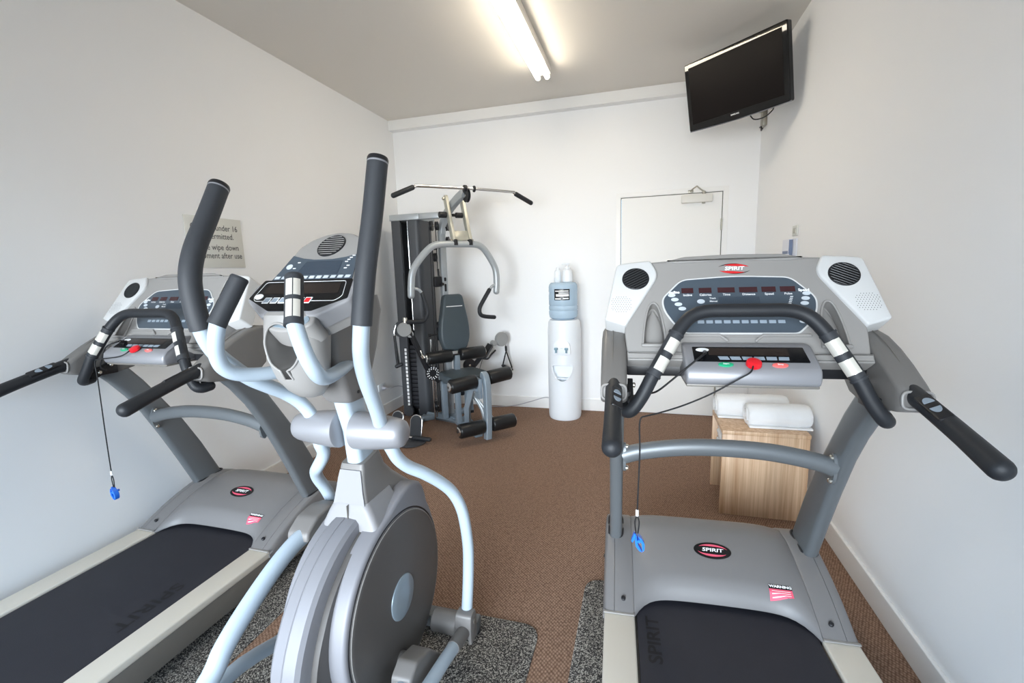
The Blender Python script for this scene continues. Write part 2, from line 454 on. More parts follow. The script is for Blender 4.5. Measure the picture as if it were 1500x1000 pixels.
# fluorescent batten
fl = tag(empty('ceiling_light', (-0.75, 3.09, H)), 'twin tube fluorescent batten glowing on the ceiling', 'ceiling light')
bm = new(); box(bm, -0.062, 0.062, -0.60, 0.60, -0.066, 0, 0.006); obj('batten_body', bm, FIXT, fl)
for sx in (-1, 1):
    bm = new(); cyl(bm, (sx*0.036, -0.585, -0.0850), (sx*0.036, 0.585, -0.0850), 0.018, 18); obj('fluorescent_tube', bm, TUBEE, fl)
    for sy in (-1, 1):
        bm = new(); cyl(bm, (sx*0.036, sy*0.585, -0.0850), (sx*0.036, sy*0.606, -0.0850), 0.0175, 18, bev=0.003); obj('lamp_holder', bm, FIXT, fl)

# wall sign
sg = tag(empty('wall_sign', (XL+0.0015, 2.238, 1.638)), 'beige wall sign about children under 16 and wiping down equipment', 'sign')
bm = new(); box(bm, 0, 0.004, -0.193, 0.193, -0.150, 0.150, 0.001); obj('sign_panel', bm, SIGNM, sg)
bm = new()
for s, zz in (('Children under 16', 0.088), ('not permitted.', 0.038), ('Please wipe down', -0.028), ('equipment after use', -0.078)):
    text_bm(bm, s, 0.049, (0.0042, 0, zz), Y, Z, 0.0004, bold=0.0003, xscale=0.88)
obj('sign_lettering', bm, SIGNT, sg, False)

# ---- television in the corner
tv = empty('television', (0.5705, 3.5984, 2.622))
tag(tv, 'black flat screen television mounted high in the right corner', 'television')
yaw, tilt = math.radians(-42.27), math.radians(11.3)
n = Vector((math.sin(yaw)*math.cos(tilt), -math.cos(yaw)*math.cos(tilt), -math.sin(tilt)))
r_ = Vector((math.cos(yaw), math.sin(yaw), 0)); u_ = r_.cross(-n); u_ = u_ if u_.z > 0 else -u_
w2, h2 = 0.364, 0.2296
R2 = rounded([(-w2, -h2+0.008), (0, -h2-0.004), (w2, -h2+0.008), (w2, h2), (-w2, h2)], 0.012, 4)
bm = new(); prism(bm, R2, (0,0,0), r_, u_, -0.045, 0.0, 0.006, 3); prism(bm, rounded([(-w2*0.8, -h2*0.75), (w2*0.8, -h2*0.75), (w2*0.8, h2*0.75), (-w2*0.8, h2*0.75)], 0.04), (0,0,0), r_, u_, -0.04, -0.085)
obj('bezel', bm, TVB, tv, True, 12)
bm = new(); sw, sh = w2-0.034, h2-0.030
prism(bm, [(-sw, -sh+0.02), (sw, -sh+0.02), (sw, sh), (-sw, sh)], (0,0,0), r_, u_, -0.002, 0.0012); obj('screen', bm, SCREEN, tv, False)
bm = new(); tube(bm, [(Vector((0,0,0))+r_*x+u_*(-h2-0.003+0.010*abs(x/w2)**1.5)+n*(-0.012)) for x in (-w2, -w2*0.5, 0, w2*0.5, w2)], 0.004, 8, 4); obj('lower_rim', bm, SILVER, tv)
bm = new(); text_bm(bm, 'SAMSUNG', 0.013, n*0.0012 + u_*(-sh+0.003), r_, u_, 0.0004, bold=0.0004); obj('maker_lettering', bm, WHITEP, tv, False)
def tvp(x, y, d): return Vector((0,0,0)) + r_*x + u_*y + n*d
bm = new()
tl = Vector(tv.location)
wp = Vector((XR-0.02, 4.30, 2.62)) - tl; pb = tvp(0, -0.02, -0.085)
tube(bm, [pb, pb + n*-0.12, wp + Vector((-0.06, -0.05, 0)), wp], 0.018, 12, 4, cap='flat')
box(bm, XR-0.03-tl.x, XR-0.0005-tl.x, 4.285-tl.y, 4.375-tl.y, 2.505-tl.z, 2.68-tl.z, 0.003)
obj('wall_bracket', bm, NICKEL, tv)
bm = new(); q = Vector((XR-0.035, 4.315, 2.50)) - tl
tube(bm, [q + Vector((0, 0.05, 0.008)), q, q + Vector((0.0, -0.01, -0.03)), q + Vector((0.0, -0.045, -0.024))], 0.006, 8, 0); obj('bracket_hook', bm, BLACK, tv)
a = q
bm = new(); tube(bm, [tvp(0.06, -h2+0.02, -0.06), tvp(0.09, -h2-0.03, -0.07), tvp(0.15, -h2-0.030, -0.10), tvp(0.19, -h2+0.01, -0.13), wp], 0.004, 8, 6); obj('power_cable', bm, CABLE, tv)

# ---- cards on the right wall
ch = tag(empty('leaflet_holder', (XR, 3.44, 1.44)), 'small clear leaflet holder on the right wall behind the treadmill console', 'leaflet holder')
bm = new(); box(bm, -0.006, 0, -0.11, 0.11, -0.06, 0.125, 0.002); box(bm, -0.045, -0.002, -0.11, 0.11, -0.06, -0.05, 0.001); box(bm, -0.047, -0.043, -0.11, 0.11, -0.06, 0.03, 0.001); obj('holder_tray', bm, PAPER, ch)
bm = new(); box(bm, -0.030, -0.010, -0.045, 0.10, -0.05, 0.125, 0.002); obj('leaflet', bm, PAPER, ch)
bm = new(); box(bm, -0.032, -0.0305, -0.03, 0.085, 0.0, 0.05); box(bm, -0.0305, -0.010, -0.047, -0.0455, -0.05, 0.12); obj('leaflet_print', bm, LEAFB, ch)
sp = tag(empty('wall_switch', (XR, 3.375, 1.615)), 'small grey switch plate on the right wall above the leaflets', 'switch')
bm = new(); box(bm, -0.008, 0, -0.05, 0.05, -0.032, 0.032, 0.003); obj('switch_plate', bm, SIGNM, sp)
bm = new(); box(bm, -0.012, -0.006, -0.026, 0.026, -0.016, 0.016, 0.002); obj('rocker', bm, NICKEL, sp)

# ---- outlet on the left wall with a plug
ou = tag(empty('power_outlet', (XL, 3.90, 0.30)), 'white power outlet low on the left wall beside the weight tower', 'outlet')
bm = new(); box(bm, 0, 0.010, -0.058, 0.058, -0.037, 0.037, 0.004); obj('outlet_plate', bm, COOL, ou)
pl = tag(empty('power_plug', (XL+0.010, 3.915, 0.29)), 'grey plug and cable in the left wall outlet running behind the gym', 'plug')
bm = new(); cyl(bm, (0, 0, 0), (0.035, 0, 0), 0.019, 18, 0.012, bev=0.003); obj('plug_body', bm, GREYCABLE, pl)
bm = new(); tube(bm, [(0.035, 0, 0), (0.06, 0.04, -0.01), (0.05, 0.15, -0.02), (0.04, 0.28, -0.05), (0.05, 0.42, -0.12)], 0.0035, 8, 6); obj('plug_cable', bm, GREYCABLE, pl)

# ---- water cooler
wc = tag(empty('water_cooler', (-0.702, 4.243, 0)), 'white freestanding water cooler against the back wall', 'water cooler')
bm = new(); lathe(bm, [(0, 0.146), (0.012, 0.152), (0.04, 0.156), (0.5, 0.157), (0.85, 0.155), (0.925, 0.148), (0.945, 0.136), (0.950, 0.12)], (0,0,0), Z, 56)
cut = new()
sh = rounded([(-0.098, 0.532), (0.098, 0.532), (0.092, 0.47), (0.05, 0.395), (0, 0.372), (-0.05, 0.395), (-0.092, 0.47)], [0.01, 0.01, 0.03, 0.03, 0.03, 0.03, 0.03], 5)
prism(cut, sh, (0, 0, 0), X, Z, 0.075, 0.25)
bm = boolean(bm, cut)
obj('cooler_body', bm, COOL, wc)
bm = new()
for i, (x, z) in enumerate(sh): pass
pth = [(x, -math.sqrt(max(0.0, 0.1575**2 - x*x))-0.001, z) for x, z in sh]
tube(bm, pth + [pth[0]], 0.007, 8, 0, cap='flat'); obj('alcove_rim', bm, COOL, wc)
bm = new(); box(bm, -0.08, 0.08, -0.135, -0.074, 0.40, 0.408, 0.002); obj('drip_tray', bm, COOLS, wc)
bm = new(); prism(bm, rounded([(-0.085, 0.63), (0.085, 0.63), (0.075, 0.74), (0, 0.80), (-0.075, 0.74)], 0.03, 5), (0,0,0), X, Z, 0.12, 0.1595, 0.003); obj('tap_panel', bm, COOL, wc)
for x in (-0.05, 0.045):
    bm = new(); box(bm, x-0.016, x+0.016, -0.185, -0.158, 0.683, 0.702, 0.004); cyl(bm, (x, -0.172, 0.656), (x, -0.172, 0.69), 0.009, 12); obj('tap', bm, TAPB, wc)
bm = new(); box(bm, -0.012, 0.012, -0.166, -0.1585, 0.69, 0.702, 0.002); obj('tap_badge', bm, COOLS, wc)
bm = new(); tube(bm, [(-0.14, 0.10, 0.14), (-0.24, 0.17, 0.125), (-0.38, 0.185, 0.075), (-0.55, 0.178, 0.025), (-0.72, 0.165, 0.006), (-0.9, 0.16, 0.006)], 0.004, 8, 6); obj('power_cord', bm, GREYCABLE, wc)
wb = tag(empty('water_bottle', (-0.708, 4.243, 0.950)), 'blue upturned water bottle sitting on the white cooler', 'bottle')
bm = new(); lathe(bm, [(0, 0.06), (0.004, 0.105), (0.02, 0.128), (0.05, 0.134), (0.075, 0.134), (0.085, 0.129), (0.095, 0.134), (0.12, 0.134), (0.13, 0.129), (0.14, 0.134), (0.22, 0.134), (0.25, 0.130), (0.262, 0.134), (0.30, 0.134), (0.325, 0.128), (0.340, 0.112), (0.343, 0.09)], (0,0,0), Z, 48); obj('bottle_body', bm, BOTTLE, wb)
def curved_patch(bm, r, x0, x1, z0, z1, n=10):
    a0, a1 = math.asin(x0/r), math.asin(x1/r)
    lo = []; hi = []
    for k in range(n+1):
        a = a0+(a1-a0)*k/n
        lo.append(bm.verts.new((r*math.sin(a), -r*math.cos(a), z0))); hi.append(bm.verts.new((r*math.sin(a), -r*math.cos(a), z1)))
    for k in range(n): bm.faces.new((lo[k], lo[k+1], hi[k+1], hi[k]))
bm = new(); curved_patch(bm, 0.1355, -0.060, 0.078, 0.185, 0.285); obj('bottle_label', bm, DISPB, wb, False)
bm = new()
for (x0, x1, z0, z1) in ((-0.052, 0.07, 0.262, 0.272), (-0.02, 0.072, 0.246, 0.254), (-0.045, 0.072, 0.218, 0.240), (-0.052, 0.0, 0.192, 0.204), (0.02, 0.07, 0.194, 0.206)): curved_patch(bm, 0.1361, x0, x1, z0, z1)
obj('label_print', bm, WHITEP, wb, False)
# two white pump bottles on top
def spray(x, y, lab, h, r, pump):
    s = tag(empty('spray_bottle', (x, y, 0.950+0.3431)), lab, 'bottle', 'white bottles on top of the water bottle')
    bm = new(); lathe(bm, [(0, r*0.85), (0.006, r), (h*0.6, r), (h*0.75, r*0.85), (h*0.82, r*0.45), (h*0.86, r*0.4)], (0,0,0), Z, 28); obj('bottle_body', bm, COOL, s)
    bm = new(); cyl(bm, (0, 0, h*0.84), (0, 0, h*0.94), r*0.5, 18, bev=0.002)
    if pump:
        cyl(bm, (0, 0, h*0.93), (0, 0, h*1.12), r*0.14, 10); box(bm, -r*1.1, r*0.45, -r*0.26, r*0.26, h*1.10, h*1.19, 0.004)
    else: cyl(bm, (0, 0, h*0.92), (0, 0, h), r*0.3, 14, bev=0.002)
    obj('pump_head', bm, COOL, s)
spray(-0.756, 4.235, 'short white bottle at left on top of the blue water bottle', 0.14, 0.033, False)
spray(-0.665, 4.240, 'taller white pump bottle at right on top of the blue water bottle', 0.145, 0.047, True)

# ---- oak side table with towels
tb = tag(empty('side_table', (0.663, 2.859, 0)), 'light oak cube side table with an open shelf by the right wall', 'table')
hx = 0.217
bm = new(); box(bm, -hx-0.001, hx+0.003, -0.194, 0.196, 0.478, 0.500, 0.002); obj('table_top', bm, WOOD, tb)
bm = new(); box(bm, -hx, hx, -0.192, -0.170, 0, 0.4775, 0.001); obj('side_panel', bm, WOOD, tb)
bm = new(); box(bm, -hx, hx, 0.172, 0.194, 0, 0.4775, 0.001); obj('side_panel', bm, WOOD, tb)
bm = new(); box(bm, -hx+0.02, hx, -0.1695, 0.1715, 0.30, 0.32, 0.001); obj('shelf', bm, WOOD, tb)
bm = new(); box(bm, hx-0.02, hx-0.002, -0.1695, 0.1715, 0.02, 0.2995, 0.001); obj('back_panel', bm, WOOD, tb)
def towel_roll(name, x0, x1, y, z, r, lab, dz=0.0, yaw=0.0):
    t = tag(empty(name, ((x0+x1)/2, y, z), yaw), lab, 'towel', 'white towels on the side table')
    L = (x1-x0)/2
    bm = new(); secs = []
    n = 48
    stn = [(-L, 0.80), (-L+0.006, 0.93), (-L+0.02, 1.0), (-L*0.4, 1.03), (0, 1.0), (L*0.5, 1.04), (L-0.02, 1.0), (L-0.005, 0.92), (L, 0.80)]
    for i, (x, k) in enumerate(stn):
        s = []
        for j in range(n):
            a = 2*PI*j/n
            rr = r*k*(1 + 0.02*math.sin(3*a+i*0.6) + 0.012*math.sin(7*a+i))
            yy = rr*math.cos(a)*1.10; zz = rr*math.sin(a)*0.95
            if zz < -r*0.82: zz = -r*0.82 - (zz+r*0.82)*0.05
            s.append(Vector((x, yy, zz + r*0.82 + 0.002)))
        secs.append(s)
    loft(bm, secs)
    # outer flap of the roll
    fl = [Vector((x, -r*1.02, 0.02 + 0.004*math.sin(x*30))) for x in (-L, L)]
    box(bm, -L+0.004, L-0.004, -r*1.22, -r*0.4, 0.001, 0.013, 0.004)
    obj('towel_body', bm, TOWEL, t)
    bm = new(); pts = []
    for k in range(60):
        a = k/60*2*PI*2.6; rr = r*(0.10+0.70*k/60)
        pts.append((-L-0.0005, rr*math.cos(a)*1.05, rr*math.sin(a)*0.93 + r*0.84))
    pts = [p if p[2] > 0.008 else (p[0], p[1], 0.008) for p in pts]
    tube(bm, pts, 0.0045, 6, 0, cap='flat'); obj('spiral_end', bm, TOWEL, t)
    return t
towel_roll('rolled_towel', 0.447, 0.845, 2.975, 0.500, 0.072, 'rolled white towel at the back of the oak table', yaw=0.02)
towel_roll('rolled_towel', 0.588, 0.915, 2.815, 0.500, 0.068, 'rolled white towel at the front of the oak table', yaw=0.02)
ft = tag(empty('folded_towel', (0.60, 2.86, 0.320)), 'folded white towel on the shelf inside the oak table', 'towel', 'white towels on the side table')
bm = new()
for k in range(4): box(bm, -0.135+0.006*(k % 2), 0.12, -0.14, 0.14, 0.001+k*0.027, 0.026+k*0.027, 0.011, 3)
obj('towel_layers', bm, TOWEL, ft)

# ---- floor mats
def mat_obj(x0, x1, y0, y1, lab, th=0.006, r=0.08):
    bm = new(); prism(bm, rounded([(x0, y0), (x1, y0), (x1, y1), (x0, y1)], r, 8), (0,0,0), X, Y, 0.0005, th, 0.002)
    o = obj('floor_mat', bm, MATM, None); tag(o, lab, 'mat', 'speckled rubber mats'); return o
mat_obj(-2.44, -1.466, -0.35, 1.93, 'speckled grey rubber mat under the treadmill by the left wall')
mat_obj(-1.395, -0.372, -0.85, 1.592, 'speckled grey rubber mat under the elliptical trainer')
mat_obj(-0.229, 0.655, -0.35, 1.925, 'speckled grey rubber mat under the treadmill by the right wall')

# ------------------------------------------------------------------ treadmill
def sides(): return (-1, 1)
def mirror_poly(p): return [(-x, y) for x, y in p][::-1]

tm = tag(empty('treadmill', (0.287, 1.515, 0), 0.054), 'grey treadmill with a blue clip lanyard by the right wall', 'treadmill', 'treadmills')
CO = Vector((0, 0.005, 1.247)); CX = X; CV = Vector((0, 0.5525, 0.8335)); CN = CX.cross(CV)
def cp(x, v, d=0.0): return CO + CX*x + CV*v + CN*d
# deck
bm = new(); box(bm, -0.398, -0.300, -1.62, 0.60, 0.075, 0.172, 0.004); box(bm, 0.300, 0.398, -1.62, 0.60, 0.075, 0.172, 0.004); box(bm, -0.30, 0.30, -1.56, 0.58, 0.09, 0.165)
obj('deck_frame', bm, FRAMED, tm)
for s in sides():
    bm = new(); a, b = sorted((s*0.296, s*0.402)); box(bm, a, b, -1.60, 0.008, 0.170, 0.202, 0.007, 3); obj('side_rail', bm, CREAM, tm)
    bm = new(); a, b = sorted((s*0.288, s*0.406)); box(bm, a, b, -1.66, -1.58, 0.06, 0.206, 0.012, 3); obj('rear_cap', bm, BLACK, tm)
    bm = new(); cyl(bm, (s*0.34, -1.50, 0.0365), (s*0.38, -1.50, 0.0365), 0.03, 20, bev=0.003); cyl(bm, (s*0.33, -1.5, 0.036), (s*0.39, -1.5, 0.036), 0.008, 10); box(bm, min(s*0.34, s*0.38), max(s*0.34, s*0.38), -1.52, -1.48, 0.04, 0.08, 0.003); obj('foot', bm, BLACK, tm)
    bm = new(); cyl(bm, (s*0.33, 0.45, 0.0465), (s*0.375, 0.45, 0.0465), 0.04, 24, bev=0.004); box(bm, min(s*0.345, s*0.36), max(s*0.345, s*0.36), 0.42, 0.48, 0.04, 0.10, 0.003); obj('transport_wheel', bm, BLACK, tm)
bm = new()
secs = []
for (y, z) in [(-1.575, 0.165), (-1.59, 0.178), (-1.575, 0.190), (-1.54, 0.1925), (0.16, 0.1925), (0.16, 0.1655), (-1.54, 0.1655)]:
    secs.append((y, z))
prism(bm, [(y, z) for y, z in secs], (-0.288, 0, 0), Y, Z, 0, 0.576)
obj('belt', bm, BELT, tm)
bm = new(); text_bm(bm, 'SPIRIT', 0.060, (-0.236, -0.085, 0.1925), Y, -X, 0.0006, bold=0.0012, xscale=1.25)
obj('belt_lettering', bm, BELTTXT, tm, False)

# motor hood: side covers and raised centre
def hz(y):   # side-cover top height along y
    pts = [(-0.02, 0.204), (0.0, 0.206), (0.05, 0.232), (0.12, 0.264), (0.20, 0.292), (0.274, 0.312), (0.36, 0.330), (0.44, 0.326), (0.52, 0.290), (0.58, 0.23), (0.60, 0.19)]
    for (a, b), (c, d) in zip(pts[:-1], pts[1:]):
        if y <= c: return b + (d-b)*(y-a)/(c-a)
    return pts[-1][1]
ys = [0.0, 0.02, 0.05, 0.09, 0.12, 0.16, 0.20, 0.24, 0.28, 0.32, 0.36, 0.40, 0.44, 0.48, 0.52, 0.55, 0.58, 0.60]
def hood_strip(name, x0, x1, outer):
    bm = new(); secs = []
    lo, hi = sorted((x0, x1))
    for y in ys:
        z = hz(y); s = []
        zb = 0.1735
        out_x = x0 if abs(x0) > abs(x1) else x1; in_x = x1 if out_x == x0 else x0
        d = 1 if out_x > in_x else -1
        if outer: prof = [(in_x, zb), (in_x, z), (out_x-d*0.010, z-0.002), (out_x-d*0.003, z-0.008), (out_x, z-0.018), (out_x+d*0.004, 0.5*(z+zb)), (out_x+d*0.004, zb)]
        else: prof = [(in_x, zb), (in_x, z-0.004), (in_x+d*0.006, z), (out_x, z), (out_x, zb)]
        secs.append([Vector((a, y, b)) for a, b in prof])
    loft(bm, secs)
    return obj(name, bm, HOODM, tm, True, 35)
for s in sides():
    hood_strip('hood_side_cover', s*0.2985, s*0.366, False)
    hood_strip('hood_outer_cover', s*0.3675, s*0.403, True)
    bm = new(); cyl(bm, (s*0.335, 0.045, 0.226), (s*0.335, 0.040, 0.236), 0.008, 14, bev=0.002); obj('hood_screw', bm, BLACK, tm)
    bm = new(); a, b = sorted((s*0.297, s*0.404)); box(bm, a, b, -0.008, 0.004, 0.2025, 0.2075, 0.002); obj('hood_edge_trim', bm, TGREY, tm)
    bm = new(); cyl(bm, (s*0.4065, 0.30, 0.22), (s*0.411, 0.30, 0.22), 0.008, 14, bev=0.002); obj('side_screw', bm, BLACK, tm)
bm = new(); secs = []
xs = [-0.2975, -0.292, -0.28, -0.262, -0.24] + [-0.22+0.02*i for i in range(23)] + [0.24, 0.262, 0.28, 0.292, 0.2975]
def hood_rear(x):   # y of the arched rear edge
    a = abs(x)/0.2975
    return 0.098 - 0.088*a**7 - 0.012*a**2
top = []
for x in xs:
    y0 = hood_rear(x); a = abs(x)/0.2975
    col = []
    rise = 0.022*(1-a**6)
    for k in range(19):
        t = k/18; y = y0 + (0.60-y0)*t
        zc = hz(y)
        zr = 0.197+0.016*(1-a**8)
        z0 = zr + (hz(0.60)-zr)*t
        z = max(zc - 0.004 + rise*math.sin(PI*min(1, t*1.0))**0.5, z0) if t > 0 else zr
        if t > 0: z = min(z, zr + 0.055*math.sqrt(t*18)*1.15)
        col.append(Vector((x, y, z)))
    top.append(col)
G = [[bm.verts.new(p) for p in c] for c in top]
B = [[bm.verts.new(Vector((c[0].x, p.y, max(0.1735, p.z-0.006 if k == 0 else p.z-0.012)))) for k, p in enumerate(c)] for c in top]
for i in range(len(xs)-1):
    for k in range(18):
        bm.faces.new((G[i][k], G[i+1][k], G[i+1][k+1], G[i][k+1]))
        bm.faces.new((B[i][k], B[i][k+1], B[i+1][k+1], B[i+1][k]))
    bm.faces.new((G[i][0], B[i][0], B[i+1][0], G[i+1][0])); bm.faces.new((G[i][18], G[i+1][18], B[i+1][18], B[i][18]))
for k in range(18):
    bm.faces.new((G[0][k], G[0][k+1], B[0][k+1], B[0][k])); bm.faces.new((G[-1][k], B[-1][k], B[-1][k+1], G[-1][k+1]))
hood = obj('motor_hood', bm, HOODM, tm, True, 50)
def hood_top(x, y):
    # evaluate the hood surface by walking its columns
    j = max(i for i in range(len(xs)) if xs[i] <= x); j = min(j, len(xs)-2)
    def zcol(c):
        for a, b in zip(c[:-1], c[1:]):
            if a.y <= y <= b.y: return a.z + (b.z-a.z)*(y-a.y)/(b.y-a.y)
        return c[-1].z
    f = (x-xs[j])/(xs[j+1]-xs[j])
    return zcol(top[j])*(1-f) + zcol(top[j+1])*f
# drape flat outlines on the hood
def drape(bm, poly, lift):
    vs = [bm.verts.new((x, y, hood_top(x, y)+lift)) for x, y in poly]
    c = Vector((sum(p[0] for p in poly)/len(poly), sum(p[1] for p in poly)/len(poly)))
    cv = bm.verts.new((c.x, c.y, hood_top(c.x, c.y)+lift))
    for i in range(len(vs)): bm.faces.new((vs[i], vs[(i+1) % len(vs)], cv))
bm = new(); drape(bm, ellipse(0.003, 0.250, 0.068, 0.036, 40), 0.0022); ho = obj('hood_emblem', bm, DISPB, tm, True)
def swoosh(cx, cy, rx, ry, a0, a1, w, n=16):
    out = []; inn = []
    for k in range(n+1):
        t = k/n; a = math.radians(a0+(a1-a0)*t); ww = w*math.sin(PI*min(1, max(0.02, t)))**0.8 if True else w
        out.append((cx+rx*math.cos(a), cy+ry*math.sin(a))); inn.append((cx+(rx-ww*0.3)*math.cos(a), cy+(ry-ww)*math.sin(a)))
    return out + inn[::-1]
def strip_poly(bm, poly, f):
    n = len(poly)//2
    vs = [bm.verts.new(f(x, y)) for x, y in poly]
    for k in range(n-1):
        try: bm.faces.new((vs[k], vs[k+1], vs[2*n-2-k], vs[2*n-1-k]))
        except ValueError: pass
bm = new()
for a0, a1 in ((15, 150), (195, 330)): strip_poly(bm, swoosh(0.003, 0.250, 0.056, 0.027, a0, a1, 0.010), lambda x, y: Vector((x, y, hood_top(x, y)+0.0032)))
obj('emblem_swoosh', bm, PINKP, ho, False)
bm = new()
_b = new(); text_bm(_b, 'SPIRIT', 0.021, (0, 0, 0), X, Y, 0, bold=0.0006, shear=0.15, xscale=1.35)
off = [v.co.copy() for v in _b.verts]
vm = {}
for v in _b.verts: vm[v] = bm.verts.new((v.co.x+0.003, v.co.y+0.250, hood_top(v.co.x+0.003, v.co.y+0.250)+0.0040))
for f in _b.faces: bm.faces.new([vm[v] for v in f.verts])
_b.free()
obj('emblem_lettering', bm, WHITEP, ho, False)
def drape_rect(bm, x0, x1, y0, y1, lift, nx=18, ny=16):
    g = [[bm.verts.new((x0+(x1-x0)*i/nx, y0+(y1-y0)*j/ny, hood_top(x0+(x1-x0)*i/nx, y0+(y1-y0)*j/ny)+lift)) for j in range(ny+1)] for i in range(nx+1)]
    for i in range(nx):
        for j in range(ny): bm.faces.new((g[i][j], g[i+1][j], g[i+1][j+1], g[i][j+1]))
bm = new(); drape_rect(bm, 0.170, 0.245, 0.106, 0.1295, 0.0022); wl = obj('warning_label', bm, PINKP, tm, False)
bm = new(); drape_rect(bm, 0.171, 0.2455, 0.130, 0.1435, 0.0024); obj('label_header', bm, DISPB, wl, False)
bm = new(); _b = new(); text_bm(_b, 'WARNING', 0.0115, (0, 0, 0), X, Y, 0, bold=0.0005, xscale=1.3)
vm = {}
for v in _b.verts: vm[v] = bm.verts.new((v.co.x+0.209, v.co.y+0.1368, hood_top(v.co.x+0.209, v.co.y+0.1368)+0.0034))
for f in _b.faces: bm.faces.new([vm[v] for v in f.verts])
_b.free()
for yy in (0.1095, 0.1155, 0.1215): drape_rect(bm, 0.178, 0.238, yy, yy+0.0016, 0.0034, 18, 2)
obj('label_lettering', bm, WHITEP, wl, False)

# uprights (wide bowed posts)
front = [(0.296, 0.285), (0.285, 0.312), (0.215, 0.480), (0.147, 0.635), (0.075, 0.785), (0.018, 0.880), (-0.045, 0.965), (-0.105, 1.030)]
back = [(0.440, 0.300), (0.428, 0.345), (0.345, 0.530), (0.262, 0.690), (0.170, 0.835), (0.098, 0.945), (0.020, 1.045), (-0.02, 1.105)]
for s in sides():
    bm = new(); secs = []
    for (fy, fz), (by, bz) in zip(front, back):
        d = Vector((0, by-fy, bz-fz)); L = d.length; d.normalize(); p = Vector((0, fy, fz))
        hw = 0.024
        loop = [(-hw, 0.018), (-hw*0.85, 0.007), (-hw*0.5, 0.0015), (0, 0), (hw*0.5, 0.0015), (hw*0.85, 0.007), (hw, 0.018), (hw, L-0.018), (hw*0.85, L-0.007), (hw*0.5, L-0.0015), (0, L), (-hw*0.5, L-0.0015), (-hw*0.85, L-0.007), (-hw, L-0.018)]
        secs.append([p + d*b + Vector((s*0.362+a, 0, 0)) for a, b in loop])
    loft(bm, secs); obj('upright', bm, POST, tm, True, 50)
    bm = new(); pts = [Vector((s*0.362+a, 0.292+b*0.89, 0.300+b*0.06 + 0.02)) for a, b in [(-0.027, 0.018), (0, -0.004), (0.027, 0.018), (0.027, 0.15), (0, 0.165), (-0.027, 0.15)]]
    tube(bm, pts+[pts[0]], 0.004, 8, 6, cap='flat'); obj('upright_gasket', bm, BLACK, tm)
bm = new(); tube(bm, [(-0.340, 0.115, 0.747), (-0.27, 0.115, 0.769), (-0.14, 0.115, 0.790), (0, 0.115, 0.796), (0.14, 0.115, 0.790), (0.27, 0.115, 0.769), (0.340, 0.115, 0.747)], 0.030, 20, 6, cap='flat', oval=(1.0, 0.8)); cb = obj('crossbar', bm, POST, tm)
for s in sides():
    bm = new(); prism(bm, ellipse(0.116, 0.744, 0.022, 0.054, 24), (s*0.334, 0, 0), Y, Z, -0.005, 0.005); obj('flange', bm, POST, cb)
    for dz in (0.036, -0.045):
        bm = new(); cyl(bm, (s*0.320, 0.113, 0.748+dz), (s*0.337, 0.113, 0.748+dz), 0.009, 12, bev=0.003); obj('bolt', bm, BOLT, cb)

# console ------------------------------------------------------------------
body = [(-0.262, 0.225), (-0.17, 0.231), (-0.155, 0.236), (0, 0.240), (0.155, 0.236), (0.17, 0.231), (0.262, 0.225), (0.234, 0.170), (0.340, -0.016), (0.332, -0.108), (-0.332, -0.108), (-0.340, -0.016), (-0.234, 0.170)]
bm = new(); prism(bm, rounded(body, [0.01, 0.01, 0.01, 0.05, 0.01, 0.01, 0.01, 0.04, 0.02, 0.01, 0.01, 0.02, 0.04], 4), CO, CX, CV, -0.055, 0.0, 0.006, 3)
for s in sides():
    cut = new(); arch = []
    for k in range(21):
        t = -1 + 2*k/20; arch.append((s*0.2495 + t*0.035, -0.083 + 0.150*(1-abs(t)**2.4)**0.8))
    prism(cut, arch, CO, CX, CV, -0.040, 0.02)
    bm = boolean(bm, cut)
console = obj('console_housing', bm, TGREY, tm, True, 35)
